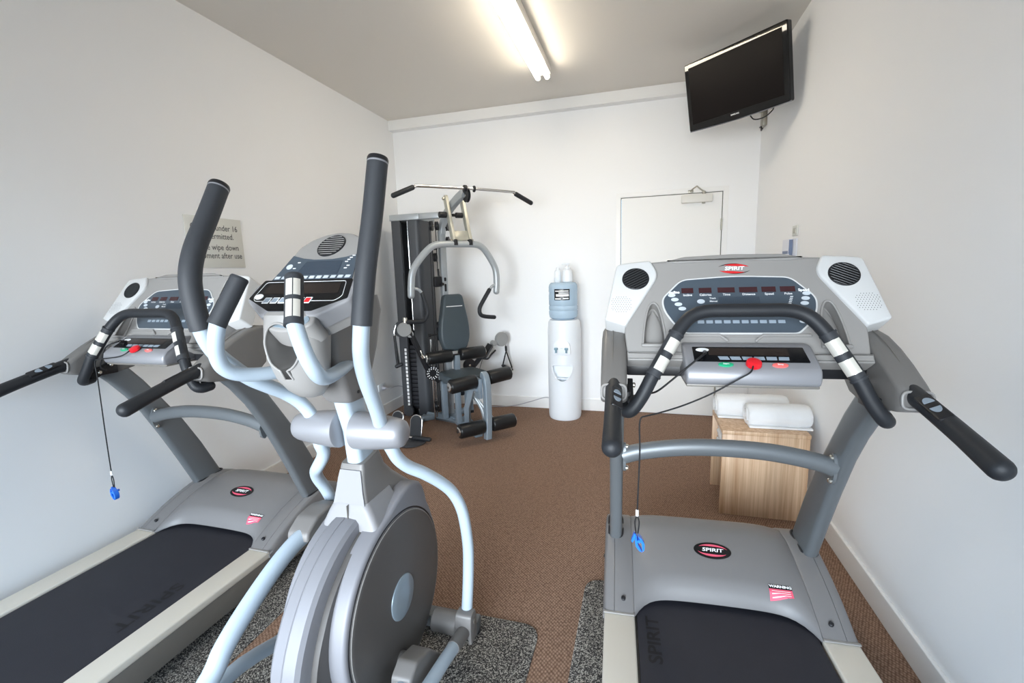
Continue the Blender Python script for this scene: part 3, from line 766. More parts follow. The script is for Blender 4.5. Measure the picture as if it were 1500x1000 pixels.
# raised visor rib along the top
bm = new(); prism(bm, rounded([(-0.21, 0.222), (-0.165, 0.214), (0, 0.221), (0.165, 0.214), (0.21, 0.222), (0.17, 0.232), (0.15, 0.238), (0, 0.243), (-0.15, 0.238), (-0.17, 0.232)], 0.01, 3), CO, CX, CV, -0.04, 0.008, 0.005, 3); obj('visor_rib', bm, TGREY, console, True, 35)
for s in sides():
    # cup holder lining
    arch = []
    for k in range(25):
        t = -1 + 2*k/24; arch.append((s*0.2495 + t*0.035, -0.083 + 0.150*(1-abs(t)**2.4)**0.8))
    bm = new(); tube(bm, [cp(x, v, 0.001) for x, v in arch], 0.0035, 8, 0); tube(bm, [cp(arch[0][0], arch[0][1], 0.004), cp(arch[-1][0], arch[-1][1], 0.004)], 0.006, 8, 0)
    secs = []
    for x, v in arch[2:-2]:
        pass
    bx = s*0.2605
    secs = []
    for j in range(9):
        f = j/8; v = -0.083 + 0.135*f; hwid = 0.032*math.sqrt(max(0.02, 1-f**2.2)); cxx = s*0.2495
        secs.append([cp(cxx + hwid*math.cos(a), v, -0.038 + 0.022*(1-f*0.6)*math.sin(a)) for a in [PI*k/10 for k in range(11)]])
    G2 = [[bm.verts.new(p) for p in sct] for sct in secs]
    for a, b in zip(G2[:-1], G2[1:]):
        for k in range(10): bm.faces.new((a[k], a[k+1], b[k+1], b[k]))
    obj('cup_holder', bm, TGREY, console, True, 50)
    w = [(s*0.256, 0.2265), (s*0.345, 0.2175), (s*0.366, 0.211), (s*0.402, 0.004), (s*0.336, -0.019), (s*0.2285, 0.170)]
    if s < 0: w = w
    if s > 0: w = w[::-1]
    bm = new(); prism(bm, rounded(w, [0.008, 0.03, 0.02, 0.008, 0.008, 0.05] if s < 0 else [0.05, 0.008, 0.008, 0.02, 0.03, 0.008], 5), CO, CX, CV, -0.062, 0.012, 0.008, 3); wing = obj('console_wing', bm, WING, tm, True, 35)
    wb_ = [(s*0.352, 0.03), (s*0.396, 0.006), (s*0.338, -0.015)]
    bm = new(); prism(bm, rounded([(s*0.336, -0.016), (s*0.3985, 0.004), (s*0.396, 0.012), (s*0.334, -0.006)][::(1 if s > 0 else -1)], 0.002), CO, CX, CV, -0.066, -0.026); obj('wing_lower_edge', bm, BLACK, wing)
    # fan vent
    fx, fv, fr = s*0.304, 0.153, 0.041
    bm = new(); prism(bm, ellipse(fx, fv, fr, fr*0.95, 36), CO, CX, CV, 0.004, 0.0128); vent = obj('fan_vent', bm, LENS, wing)
    bm = new(); tube(bm, [cp(x, v, 0.0125) for x, v in ellipse(fx, fv, fr, fr*0.95, 36)] + [cp(fx+fr, fv, 0.0125)], 0.0025, 8, 0, cap='flat'); obj('vent_ring', bm, BLACK, vent)
    bm = new()
    for k in range(-4, 5):
        dd = k*0.0085; hl = math.sqrt(max(0, (fr*0.93)**2 - dd**2))
        dv = Vector((math.cos(-s*0.5), math.sin(-s*0.5))); nv = Vector((-dv.y, dv.x)); c_ = Vector((fx, fv)) + nv*dd
        a = c_ - dv*hl; b = c_ + dv*hl
        tube(bm, [cp(a.x, a.y, 0.0145), cp(b.x, b.y, 0.0145)], 0.0013, 6, 0)
    obj('vent_slats', bm, VSLAT, vent)
    bm = new()
    for i in range(-5, 6):
        for j in range(-5, 6):
            px_, pv_ = i*0.0075 + (0.00375 if j % 2 else 0), j*0.0068
            if px_**2 + pv_**2 > 0.034**2: continue
            prism(bm, ellipse(s*0.350+px_, 0.058+pv_, 0.0012, 0.0012, 6), CO, CX, CV, 0.0115, 0.0124)
    obj('speaker_holes', bm, BLACK, wing, False)
# display panel
pan = [(-0.160, 0.151), (0, 0.1615), (0.160, 0.153), (0.222, 0.080), (0.217, 0.035), (0.190, -0.010), (0.158, -0.041), (-0.158, -0.041), (-0.190, -0.006), (-0.217, 0.040), (-0.222, 0.082)]
pr = rounded(pan, [0.022, 0.05, 0.022, 0.02, 0.02, 0.02, 0.012, 0.012, 0.02, 0.02, 0.02], 5)
bm = new(); tube(bm, [cp(x, v, 0.0005) for x, v in pr] + [cp(pr[0][0], pr[0][1], 0.0005)], 0.003, 8, 0, cap='flat'); obj('display_rim', bm, WING, console)
bm = new(); prism(bm, pr, CO, CX, CV, 0, 0.0022); panel = obj('display_panel', bm, SLATE, tm, False)
for i, (x, w, lab) in enumerate(((-0.1435, 0.036, 'Incline'), (-0.090, 0.038, 'Calories'), (-0.028, 0.050, 'Time'), (0.036, 0.052, 'Distance'), (0.094, 0.040, 'Speed'), (0.147, 0.042, 'Pulse'))):
    bm = new(); prism(bm, [(x-w/2, 0.101), (x+w/2, 0.101), (x+w/2, 0.1195), (x-w/2, 0.1195)], CO, CX, CV, 0.002, 0.0030); obj('display_window', bm, DISPR, panel, False)
bm = new()
for x, lab in ((-0.1435, 'Incline'), (-0.090, 'Calories'), (-0.028, 'Time'), (0.036, 'Distance'), (0.094, 'Speed'), (0.147, 'Pulse')):
    text_bm(bm, lab, 0.0105, cp(x, 0.0935, 0.0024), CX, CV, bold=0.0002)
text_bm(bm, 'Incline', 0.0125, cp(-0.184, 0.1045, 0.0024), CX, CV, bold=0.0006)
text_bm(bm, 'Speed', 0.0125, cp(0.191, 0.1055, 0.0024), CX, CV, bold=0.0006)
text_bm(bm, 'Track', 0.008, cp(-0.070, 0.081, 0.0024), CX, CV, bold=0.0002); text_bm(bm, 'Manual', 0.008, cp(-0.068, 0.070, 0.0024), CX, CV, bold=0.0002)
obj('panel_lettering', bm, WHITEP, panel, False)
for x, v in ((-0.192, 0.094), (-0.183, 0.078), (-0.173, 0.061), (-0.162, 0.045), (0.197, 0.094), (0.192, 0.077), (0.187, 0.060), (0.176, -0.001), (-0.105, 0.070)):
    bm = new(); prism(bm, ellipse(x, v, 0.0115, 0.0066 if x != -0.105 else 0.008, 20), CO, CX, CV, 0.002, 0.0032); obj('oval_button', bm, BTN, panel, False)
bm = new()
for i in range(40):
    for j in range(10):
        x = -0.052 + i*0.00295; v = 0.0585 + j*0.0028
        prism(bm, [(x, v), (x+0.0016, v), (x+0.0016, v+0.0016), (x, v+0.0016)], CO, CX, CV, 0.0021, 0.0027)
obj('dot_matrix', bm, SLATE2, panel, False)
bm = new()
for j in range(5): prism(bm, [(0.147-j*0.003*0+0.002*j-0.004, 0.058+j*0.006), (0.155+0.002*j-0.004, 0.058+j*0.006), (0.155+0.002*j-0.004, 0.0605+j*0.006), (0.147+0.002*j-0.004, 0.0605+j*0.006)], CO, CX, CV, 0.0021, 0.0028)
obj('level_ticks', bm, WHITEP, panel, False)
for i in range(10):
    x = -0.110 + i*0.0252
    bm = new(); prism(bm, rounded([(x-0.0095, -0.0075), (x+0.0095, -0.0075), (x+0.0095, 0.003), (x-0.0095, 0.003)], 0.001, 2), CO, CX, CV, 0.002, 0.0034); obj('program_button', bm, BTNG, panel, False)
# console logo
bm = new()
strip_poly(bm, swoosh(0.003, 0.190, 0.047, 0.018, 20, 130, 0.009), lambda x, v: cp(x, v, 0.0009))
strip_poly(bm, swoosh(0.003, 0.190, 0.047, 0.018, 200, 310, 0.009), lambda x, v: cp(x, v, 0.0009))
lg = obj('console_logo', bm, REDP, console, False)
bm = new()
strip_poly(bm, swoosh(0.003, 0.190, 0.050, 0.020, 70, 160, 0.004), lambda x, v: cp(x, v, 0.0007)); strip_poly(bm, swoosh(0.003, 0.190, 0.050, 0.020, 250, 340, 0.004), lambda x, v: cp(x, v, 0.0007))
obj('logo_arcs', bm, BLACK, console, False)
bm = new(); text_bm(bm, 'SPIRIT', 0.0185, cp(0.003, 0.190, 0.0013), CX, CV, bold=0.0007, shear=0.15, xscale=1.15); obj('logo_lettering', bm, WHITEP, console, False)
# book ledge
bm = new()
for s in sides(): tube(bm, [cp(s*0.186, -0.048, 0.004), cp(s*0.060, -0.048, 0.004), cp(s*0.040, -0.066, 0.004)], 0.0045, 8, 0)
prism(bm, [(-0.19, -0.053), (0.19, -0.053), (0.19, -0.0475), (-0.19, -0.0475)], CO, CX, CV, 0, 0.004)
obj('book_ledge', bm, TGREY, console)
bm = new(); prism(bm, rounded([(-0.332, -0.136), (0.332, -0.136), (0.333, -0.1075), (-0.333, -0.1075)], 0.004), CO, CX, CV, -0.055, 0.012, 0.006, 3); obj('console_lower_lip', bm, TGREY, console, True, 35)
bm = new(); box(bm, -0.336, 0.336, -0.035, 0.05, 1.080, 1.128, 0.008); obj('console_beam', bm, BLACK, tm)

# control tray
prof = [(-0.150, 1.086), (-0.160, 1.089), (-0.166, 1.098), (-0.167, 1.112), (-0.163, 1.128), (-0.152, 1.1395), (-0.072, 1.1857), (-0.060, 1.188), (-0.020, 1.188), (-0.020, 1.086)]
bm = new(); secs = []
for x, k in ((-0.172, 0.90), (-0.169, 0.97), (-0.165, 1.0), (0.165, 1.0), (0.169, 0.97), (0.172, 0.90)):
    secs.append([Vector((x, -0.09+(y+0.09)*k, 1.137+(z-1.137)*k)) for y, z in prof])
loft(bm, secs); tray = obj('control_tray', bm, SILVER, tm, True, 40)
bm = new(); box(bm, -0.170, 0.170, -0.155, -0.03, 1.080, 1.0885, 0.003); obj('tray_base', bm, FRAMED, tray)
TO = Vector((0, -0.152, 1.1395)); TV_ = Vector((0, 0.08, 0.0462)).normalized(); TN = X.cross(TV_)
def tp(x, v, d=0.0): return TO + X*x + TV_*v + TN*d
bm = new(); prism(bm, rounded([(-0.147, 0.019), (0.150, 0.019), (0.147, 0.083), (-0.147, 0.083)], 0.003), TO, X, TV_, 0, 0.0015); td = obj('tray_display', bm, DISPB, tray, False)
bm = new(); prism(bm, [(-0.105, 0.046), (0.105, 0.046), (0.105, 0.076), (-0.105, 0.076)], TO, X, TV_, 0.001, 0.0020); obj('display_window', bm, DISPBR, td, False)
bm = new(); prism(bm, ellipse(-0.120, 0.069, 0.018, 0.008, 24), TO, X, TV_, 0.001, 0.0024); obj('tray_badge', bm, WHITEP, td, False)
for i in range(6):
    x = -0.068 + i*0.0315
    bm = new(); prism(bm, [(x-0.013+0.003*(2.5-i)*0.4, 0.027), (x+0.013+0.003*(2.5-i)*0.4, 0.027), (x+0.012, 0.040), (x-0.014, 0.040)], TO, X, TV_, 0.001, 0.0026); obj('tray_button', bm, BTNG, td, False)
bm = new(); text_bm(bm, 'Start', 0.008, tp(-0.066, 0.0065, 0.0045), X, TV_, bold=0.0003); text_bm(bm, 'Stop', 0.008, tp(0.072, 0.0065, 0.0045), X, TV_, bold=0.0003)
obj('button_lettering', bm, WHITEP, tray, False)
bm = new(); prism(bm, ellipse(-0.066, 0.0065, 0.020, 0.009, 28), TO, X, TV_, -0.003, 0.004, 0.002, 2); obj('start_button', bm, GREENP, tray)
bm = new(); prism(bm, ellipse(0.072, 0.0065, 0.020, 0.009, 28), TO, X, TV_, -0.003, 0.004, 0.002, 2); obj('stop_button', bm, STOPP, tray)
bm = new(); tube(bm, [(-0.118, -0.113, 1.172), (-0.122, -0.140, 1.172), (-0.150, -0.160, 1.155), (-0.200, -0.150, 1.105), (-0.245, -0.135, 1.06), (-0.27, -0.10, 1.04)], 0.0028, 8, 6); cyl(bm, (-0.115, -0.10, 1.168), (-0.119, -0.128, 1.175), 0.006, 12, bev=0.002); obj('headphone_cable', bm, CABLE, tray)

# arms, grips and heart-rate bar
for s in sides():
    bm = new(); secs = []
    # cross-sections along the arm: (y centre, z top, z bottom, half width)
    for (y, zt, zb, hw, skew) in ((0.105, 1.215, 1.05, 0.036, 0), (0.06, 1.216, 1.02, 0.038, 0), (0.0, 1.205, 1.01, 0.0385, 0), (-0.06, 1.180, 1.015, 0.0385, 0), (-0.12, 1.146, 1.020, 0.038, 0), (-0.17, 1.112, 1.030, 0.0375, 0), (-0.192, 1.096, 1.040, 0.036, 0), (-0.198, 1.088, 1.047, 0.032, 0)):
        lp = rounded([(-hw, zb), (hw, zb), (hw, zt), (-hw, zt)], [0.012, 0.012, 0.018, 0.018], 4)
        secs.append([Vector((s*0.372 + a, y + (b-zb)*0.10, b)) for a, b in lp])
    loft(bm, secs); arm = obj('arm_cover', bm, ARMM, tm, True, 40)
    bm = new(); pts = [(s*0.376, 0.08, 1.2168), (s*0.376, 0.03, 1.2125), (s*0.376, -0.03, 1.1945), (s*0.376, -0.09, 1.1645), (s*0.376, -0.15, 1.127), (s*0.376, -0.185, 1.101)]
    tube(bm, [(x, y+0.017, z+0.001) for x, y, z in pts], 0.0014, 6, 4); obj('cover_seam', bm, FRAMED, arm)
    bm = new(); tube(bm, [(s*0.372, -0.17, 1.082), (s*0.373, -0.26, 1.060), (s*0.374, -0.36, 1.034), (s*0.375, -0.458, 1.006)], [0.0235, 0.0225, 0.0225, 0.024], 24, 6); gr = obj('handlebar_grip', bm, RUBBER, tm)
    bm = new(); lp = rounded([(-0.034, 1.048), (0.034, 1.048), (0.034, 1.091), (-0.034, 1.091)], 0.016, 5); pts = [Vector((s*0.372+a, -0.199+(b-1.07)*0.13, b)) for a, b in lp]; tube(bm, pts+[pts[0]], 0.0035, 8, 0, cap='flat'); obj('arm_end_rim', bm, TGREY, arm)
    gd = Vector((0, -0.27, -0.068)).normalized(); gn = X.cross(-gd); gn = gn if gn.z > 0 else -gn
    GO = Vector((s*0.3728, -0.262, 1.0597)); ga_ = math.radians(s*28); kx = (X*math.cos(ga_) + gn*math.sin(ga_)).normalized()
    bm = new(); prism(bm, rounded([(-0.016, -0.055), (0.016, -0.055), (0.016, 0.048), (-0.016, 0.048)], 0.006), GO, kx, -gd, 0.006, 0.0228, 0.003, 2); kp = obj('grip_keypad', bm, BLACK, gr)
    for sg_, v0 in ((1, 0.010), (-1, -0.010)):
        bm = new(); half = [(-0.011, v0), (0.011, v0)] + [(0.011*math.cos(a), v0+sg_*0.020*math.sin(a)) for a in [PI*k/10 for k in range(1, 10)]]
        prism(bm, half if sg_ > 0 else half[::-1], GO, kx, -gd, 0.0222, 0.0238); obj('speed_button', bm, BTNG, gr, False)
bar = [(-0.334, -0.150, 0.998), (-0.318, -0.164, 1.010), (-0.290, -0.160, 1.052), (-0.255, -0.147, 1.122), (-0.207, -0.118, 1.205), (-0.175, -0.098, 1.252), (-0.145, -0.086, 1.277), (-0.105, -0.081, 1.288), (-0.05, -0.080, 1.289)]
bar = bar + [(-x, y, z) for x, y, z in bar[::-1]]
bm = new(); tube(bm, [(-0.342, -0.120, 1.000)] + bar + [(0.342, -0.120, 1.000)], 0.0195, 24, 6); hb = obj('heart_rate_bar', bm, RUBBER, tm)
for s in sides():
    a = Vector((s*0.207, -0.118, 1.205)); b = Vector((s*0.258, -0.149, 1.115)); d = (b-a).normalized()
    bm = new(); tube(bm, [a-d*0.024, a+(b-a)*0.5, b+d*0.006], 0.0205, 24, 4, cap='flat')
    for q in (-0.024, (b-a).length+0.006): cyl(bm, a+d*(q-0.003), a+d*(q+0.003), 0.0225, 24)
    obj('sensor_sleeve', bm, FOAM, hb)
    for f in (0.18, 0.74):
        c = a + (b-a)*f - d*0.004
        nrm = Vector((s*-0.25, -0.72, 0.55)) if False else Vector((-s*0.55, -0.80, 0.25))
        nrm = (nrm - d*nrm.dot(d)).normalized(); tn = d.cross(nrm)
        bm = new(); rows = []
        for k in range(9):
            an = math.radians(-58 + 116*k/8)
            p = (nrm*math.cos(an) + tn*math.sin(an))*0.0218
            rows.append((bm.verts.new(c - d*0.021 + p), bm.verts.new(c + d*0.021 + p)))
        for r0, r1 in zip(rows[:-1], rows[1:]): bm.faces.new((r0[0], r1[0], r1[1], r0[1]))
        obj('sensor_plate', bm, STEEL, hb)
    bm = new(); pp = [(-0.138, 1.002), (-0.118, 1.000), (-0.035, 1.045), (-0.028, 1.062), (-0.04, 1.075), (-0.135, 1.028)]
    prism(bm, rounded(pp, 0.008), (s*0.322 - 0.012*0, 0, 0), Y, Z, -0.008, 0.008, 0.002)
    br = obj('bar_bracket', bm, BLACK, tm)
    for (y, z) in ((-0.052, 1.054), (-0.102, 1.028)):
        bm = new(); cyl(bm, (s*0.316, y, z), (s*0.306, y, z), 0.0085, 12, bev=0.003); obj('bolt', bm, BOLT, br)
    bm = new(); box(bm, min(s*0.322, s*0.345), max(s*0.322, s*0.345), -0.12, -0.02, 1.01, 1.05, 0.004); obj('bracket_boss', bm, BLACK, br)

tm2 = copy_tree(tm, None, skip=('belt_lettering',))
tm2.location = (-2.003, 1.506, 0); tm2.rotation_euler = (0, 0, -0.011)
tm2['label'] = 'grey treadmill along the left wall under the beige sign'
bm = new(); text_bm(bm, 'SPIRIT', 0.075, (0.205, -0.38, 0.1925), -Y, X, 0.0006, bold=0.0012, xscale=1.28)
obj('belt_lettering', bm, BELTTXT, tm2, False)

# safety lanyards: red key, cord and blue clip
def lanyard(root_loc, rz, cord, lab, clip_dir):
    t = tag(empty('safety_lanyard', root_loc, rz), lab, 'lanyard', 'treadmill safety lanyards')
    kc = tp(0.004, 0.004)
    bm = new(); lathe(bm, [(0.0042, 0.020), (0.008, 0.0205), (0.014, 0.019), (0.0165, 0.014), (0.0175, 0.006)], kc, TN, 30); obj('red_key', bm, REDKEY, t)
    bm = new(); tube(bm, [kc + TN*0.012 + Vector((-0.004, -0.010, -0.004))] + cord, 0.0023, 8, 8, cap='flat'); obj('cord', bm, CABLE, t)
    e = Vector(cord[-1])
    bm = new(); cyl(bm, e+Vector((0,0,0.004)), e-Vector((0,0,0.016)), 0.0045, 12, bev=0.001); obj('crimp', bm, WHITEP, t)
    bm = new()
    for s in sides(): tube(bm, [e-Vector((0,0,0.014)), e+Vector((s*0.006, 0, -0.035)), e+Vector((s*0.003, 0, -0.070))], 0.002, 8, 5)
    obj('clip_loop', bm, CABLE, t)
    c = e - Vector((0, 0, 0.072))
    dn = Vector((clip_dir*0.30, 0, -0.95)).normalized(); sx = Vector((dn.z, 0, -dn.x))
    bm = new()
    for k in (-1, 1):
        prof = [(0.0, k*0.002), (0.012, k*0.010), (0.030, k*0.013), (0.046, k*0.008), (0.052, k*0.001), (0.044, k*0.002), (0.028, k*0.006), (0.012, k*0.004)]
        poly = [(a, b) for a, b in prof]
        prism(bm, poly if k > 0 else poly[::-1], c - Vector((0, 0.006, 0)) , dn, sx, -0.009, 0.009, 0.0)
    cyl(bm, c+dn*0.018-Vector((0, 0.014, 0)), c+dn*0.018+Vector((0, 0.014, 0)), 0.005, 12)
    prism(bm, [(-0.006, 0.006), (0.016, 0.022), (0.022, 0.020), (0.004, 0.002)], c, dn, sx, -0.007, 0.007)
    obj('blue_clip', bm, BLUEC, t)
    return t
cordR = [(-0.012, -0.185, 1.132), (-0.041, -0.180, 1.110), (-0.109, -0.178, 1.066), (-0.181, -0.183, 1.032), (-0.245, -0.190, 1.010), (-0.283, -0.200, 1.002), (-0.296, -0.203, 0.996), (-0.300, -0.203, 0.97), (-0.298, -0.203, 0.90), (-0.301, -0.203, 0.78), (-0.303, -0.203, 0.712)]
lanyard((0.287, 1.515, 0), 0.054, cordR, 'red key and blue clip lanyard hanging from the treadmill by the right wall', 1)
cordL = [(-0.010, -0.185, 1.132), (-0.063, -0.180, 1.119), (-0.12, -0.180, 1.112), (-0.160, -0.188, 1.108), (-0.182, -0.190, 1.095), (-0.183, -0.190, 1.03), (-0.188, -0.190, 0.92), (-0.194, -0.19, 0.80), (-0.199, -0.19, 0.66), (-0.200, -0.19, 0.610)]
lanyard((-2.003, 1.506, 0), -0.011, cordL, 'red key and blue clip lanyard hanging from the treadmill by the left wall', 1)

# ------------------------------------------------------------------ elliptical trainer
et = tag(empty('elliptical_trainer', (-0.862, 1.202, 0)), 'silver elliptical trainer with tall foam arms and a round dark side disc', 'elliptical trainer')
DC = Vector((0, 0.0, 0.367)); DRD = 0.277
def polar(fn, n=72):
    return [(fn(360*k/n)*math.cos(2*PI*k/n), 0.367 + fn(360*k/n)*math.sin(2*PI*k/n)) for k in range(n)]
def lerp_tab(tab, a):
    for (p, q), (r, s) in zip(tab[:-1], tab[1:]):
        if a <= r: return q + (s-q)*(a-p)/(r-p)
    return tab[-1][1]
ftab = [(0, 0.290), (30, 0.300), (45, 0.318), (54, 0.352), (62, 0.372), (72, 0.362), (84, 0.330), (96, 0.304), (110, 0.298), (180, 0.300), (220, 0.300), (270, 0.300), (360, 0.290)]
def clampz(p): return [(y, max(z, 0.065)) for y, z in p]
flank = clampz(polar(lambda a: lerp_tab(ftab, a)))
for s in sides():
    bm = new()
    prism(bm, flank, (0, 0, 0), Y, Z, 0.050 if s > 0 else -0.050, 0.107 if s > 0 else -0.107, 0.013, 4)
    sh_ = obj('flank_shell', bm, ELIGHT, et, True, 35)
    bm = new(); lathe(bm, [(0.094, 0.286), (0.1075, 0.284), (0.1075, 0.279), (0.104, 0.278)], DC, X*s, 72); obj('disc_groove', bm, BLACK, sh_)
    bm = new(); lathe(bm, [(0.098, 0.2765), (0.110, 0.2765), (0.1125, 0.272), (0.1135, 0.262), (0.114, 0.12), (0.114, 0.07)], DC, X*s, 80); dc = obj('disc_cover', bm, EDISC, et)
    bm = new(); tube(bm, [(s*0.1105, 0.274*math.cos(2*PI*k/72), 0.367+0.274*math.sin(2*PI*k/72)) for k in range(73)], 0.0018, 6, 0, cap='flat'); obj('disc_edge', bm, TGREY, dc)
    bm = new(); lathe(bm, [(0.110, 0.072), (0.1165, 0.071), (0.119, 0.066), (0.1195, 0.03)], DC, X*s, 48); obj('hub_cap', bm, EHUB, et)
    for a in (104, 38):
        bm = new(); rr = 0.29 if a == 104 else 0.30
        p = DC + Vector((s*0.098, rr*math.cos(math.radians(a)), rr*math.sin(math.radians(a)))); cyl(bm, p - X*s*0.02, p + X*s*0.004, 0.006, 12); obj('shell_screw', bm, BLACK, sh_)
# dark inner core seen in the gap
core = clampz(polar(lambda a: lerp_tab([(0, 0.27), (60, 0.30), (95, 0.292), (130, 0.300), (160, 0.325), (180, 0.352), (205, 0.366), (250, 0.29), (360, 0.27)], a)))
bm = new(); prism(bm, core, (0, 0, 0), Y, Z, -0.058, 0.058); cr = obj('core_shell', bm, EDISC, et, True, 35)
# centre spine
stab = [(0, 0.26), (60, 0.29), (92, 0.318), (103, 0.327), (118, 0.338), (133, 0.351), (150, 0.367), (160, 0.378), (175, 0.398), (200, 0.402), (225, 0.385), (260, 0.30), (360, 0.26)]
def spine_sec(dx, dr):
    return [Vector((dx, y, max(z, 0.06))) for y, z in polar(lambda a: lerp_tab(stab, a)-dr)]
bm = new(); loft(bm, [spine_sec(-0.060, 0.035), spine_sec(-0.056, 0.014), spine_sec(-0.044, 0.003), spine_sec(-0.012, 0.0), spine_sec(-0.0095, 0.0025), spine_sec(-0.007, 0.0), spine_sec(0.026, 0.003), spine_sec(0.036, 0.014), spine_sec(0.040, 0.035)])
obj('centre_spine', bm, ELIGHT, et, True, 30)
# collar and mast base
def col_pts(z, hx, y0, y1=0.06):
    return [Vector((a, b, z)) for a, b in rounded([(-hx, y0), (hx, y0), (hx, y1), (-hx, y1)], [0.022, 0.022, 0.004, 0.004], 5)]
bm = new(); loft(bm, [col_pts(0.636, 0.102, -0.098), col_pts(0.664, 0.094, -0.092), col_pts(0.700, 0.076, -0.086), col_pts(0.722, 0.062, -0.083), col_pts(0.7265, 0.059, -0.080)])
cl_ = obj('neck_collar', bm, ECREAM, et, True, 40)
bm = new(); box(bm, -0.0009, 0.0009, -0.0935, -0.07, 0.660, 0.724); obj('collar_seam', bm, FRAMED, cl_, False)
bm = new()
secs = []
for (z, yb, yf, hx) in ((0.600, -0.070, 0.250, 0.070), (0.664, -0.073, 0.222, 0.068), (0.712, -0.077, 0.165, 0.061), (0.760, -0.070, 0.112, 0.052), (0.800, -0.062, 0.078, 0.046), (0.832, -0.054, 0.060, 0.042), (0.842, -0.050, 0.057, 0.040)):
    lp = rounded([(-hx, yb), (hx, yb), (hx*0.96, yf), (-hx*0.96, yf)], [0.012, 0.012, 0.03, 0.03], 4)
    secs.append([Vector((a, b, z + (b-yb)*0.16*(z > 0.82))) for a, b in lp])
loft(bm, secs); mb_ = obj('mast_base_cover', bm, EGREY, et, True, 35)
bm = new()
rows = []
for (z, y, hx) in ((0.722, -0.0775, 0.055), (0.762, -0.0710, 0.047), (0.802, -0.0630, 0.041), (0.826, -0.0570, 0.036)):
    rows.append([Vector((-hx, y+0.002, z)), Vector((hx, y+0.002, z)), Vector((hx, y-0.0035, z)), Vector((-hx, y-0.0035, z))])
loft(bm, rows); obj('mast_base_panel', bm, ECREAM, mb_, True, 30)
# mast
def oval_sec(c, axu, axv, hu, hv, r=0.4, n=6):
    lp = rounded([(-hu, -hv), (hu, -hv), (hu, hv), (-hu, hv)], min(hu, hv)*2*r, n)
    return [Vector(c) + Vector(axu)*a + Vector(axv)*b for a, b in lp]
mast_c = [(0, 0.006, 0.790), (0, 0.000, 0.85), (0, -0.010, 0.955), (0, -0.040, 1.06), (0, -0.080, 1.18), (0, -0.115, 1.27)]
bm = new(); secs = []
for i, c in enumerate(mast_c):
    d = (Vector(mast_c[min(i+1, 5)]) - Vector(mast_c[max(i-1, 0)])).normalized(); v = X.cross(d)
    secs.append(oval_sec(c, X, v, 0.027, 0.047, 0.45))
loft(bm, secs); obj('mast', bm, TUBEW, et, True, 40)
bm = new(); pts = oval_sec((0, 0.004, 0.832), X, Vector((0, 0.97, 0.25)), 0.030, 0.050, 0.45, 4); tube(bm, pts+[pts[0]], 0.004, 6, 0, cap='flat'); obj('mast_gasket', bm, BLACK, et)
# pivot shrouds
for s in sides():
    bm = new(); lathe(bm, [(0.026, 0.050), (0.029, 0.057), (0.05, 0.0575), (0.10, 0.0535), (0.150, 0.0475), (0.172, 0.0440), (0.184, 0.039), (0.191, 0.030), (0.194, 0.015)], (0, -0.046, 0.953), X*s, 36); obj('pivot_shroud', bm, SILVER, et)
# swing arms
armR_up = [(0.112, -0.050, 0.965), (0.130, -0.079, 1.002), (0.150, -0.129, 1.070), (0.172, -0.190, 1.150), (0.185, -0.222, 1.215), (0.200, -0.235, 1.286), (0.210, -0.213, 1.426), (0.220, -0.181, 1.559), (0.228, -0.149, 1.700)]
armL_up = [(-0.112, -0.050, 0.960), (-0.130, -0.062, 1.010), (-0.145, -0.080, 1.045), (-0.162, -0.112, 1.079), (-0.172, -0.161, 1.112), (-0.182, -0.212, 1.148), (-0.190, -0.263, 1.197), (-0.197, -0.300, 1.243), (-0.200, -0.322, 1.300), (-0.210, -0.325, 1.372), (-0.215, -0.320, 1.433), (-0.220, -0.294, 1.499), (-0.225, -0.244, 1.579), (-0.228, -0.194, 1.664)]
def split(path, z):
    P = catmull(path, 8); lo = [p for p in P if p.z <= z]; hi = [p for p in P if p.z > z]
    return lo + [hi[0]], hi
lowR = [(0.112, -0.045, 0.945), (0.130, -0.033, 0.905), (0.136, -0.004, 0.853), (0.150, 0.031, 0.812), (0.180, 0.076, 0.772), (0.211, 0.134, 0.714), (0.234, 0.175, 0.659), (0.250, 0.203, 0.591), (0.255, 0.222, 0.515), (0.256, 0.236, 0.42), (0.255, 0.233, 0.344), (0.255, 0.218, 0.263), (0.255, 0.196, 0.175)]
from_px = None
lowL = [(-0.112, -0.045, 0.945), (-0.118, -0.040, 0.90), (-0.124, -0.020, 0.862), (-0.140, -0.008, 0.833), (-0.170, 0.002, 0.795), (-0.205, 0.030, 0.760), (-0.222, 0.058, 0.720), (-0.226, 0.090, 0.672), (-0.228, 0.125, 0.60), (-0.24, 0.165, 0.50), (-0.25, 0.19, 0.36), (-0.255, 0.18, 0.20)]
def swing(path, low, zs, nm):
    lo, hi = split(path, zs)
    bm = new(); tube(bm, [Vector(p) for p in catmull(low, 6)[::-1]] + lo, 0.0205, 22, 0, cap='flat'); a = obj('swing_arm', bm, TUBEW, et)
    bm = new(); tube(bm, hi, 0.0255, 26, 0, cap='flat')
    a2 = obj('foam_grip', bm, FOAM, a)
    d = (hi[-1]-hi[-2]).normalized()
    bm = new(); lathe(bm, [(-0.002, 0.0262), (0.004, 0.0262), (0.009, 0.024), (0.011, 0.019), (0.012, 0.008)], hi[-1], d, 26); obj('grip_cap', bm, BLACK, a)
    bm = new(); cyl(bm, hi[-1]-d*0.007, hi[-1]-d*0.003, 0.0258, 26); obj('cap_ring', bm, SILVER, a)
    return a
swing(armR_up, lowR, 1.292, 'r'); swing(armL_up, lowL, 1.298, 'l')
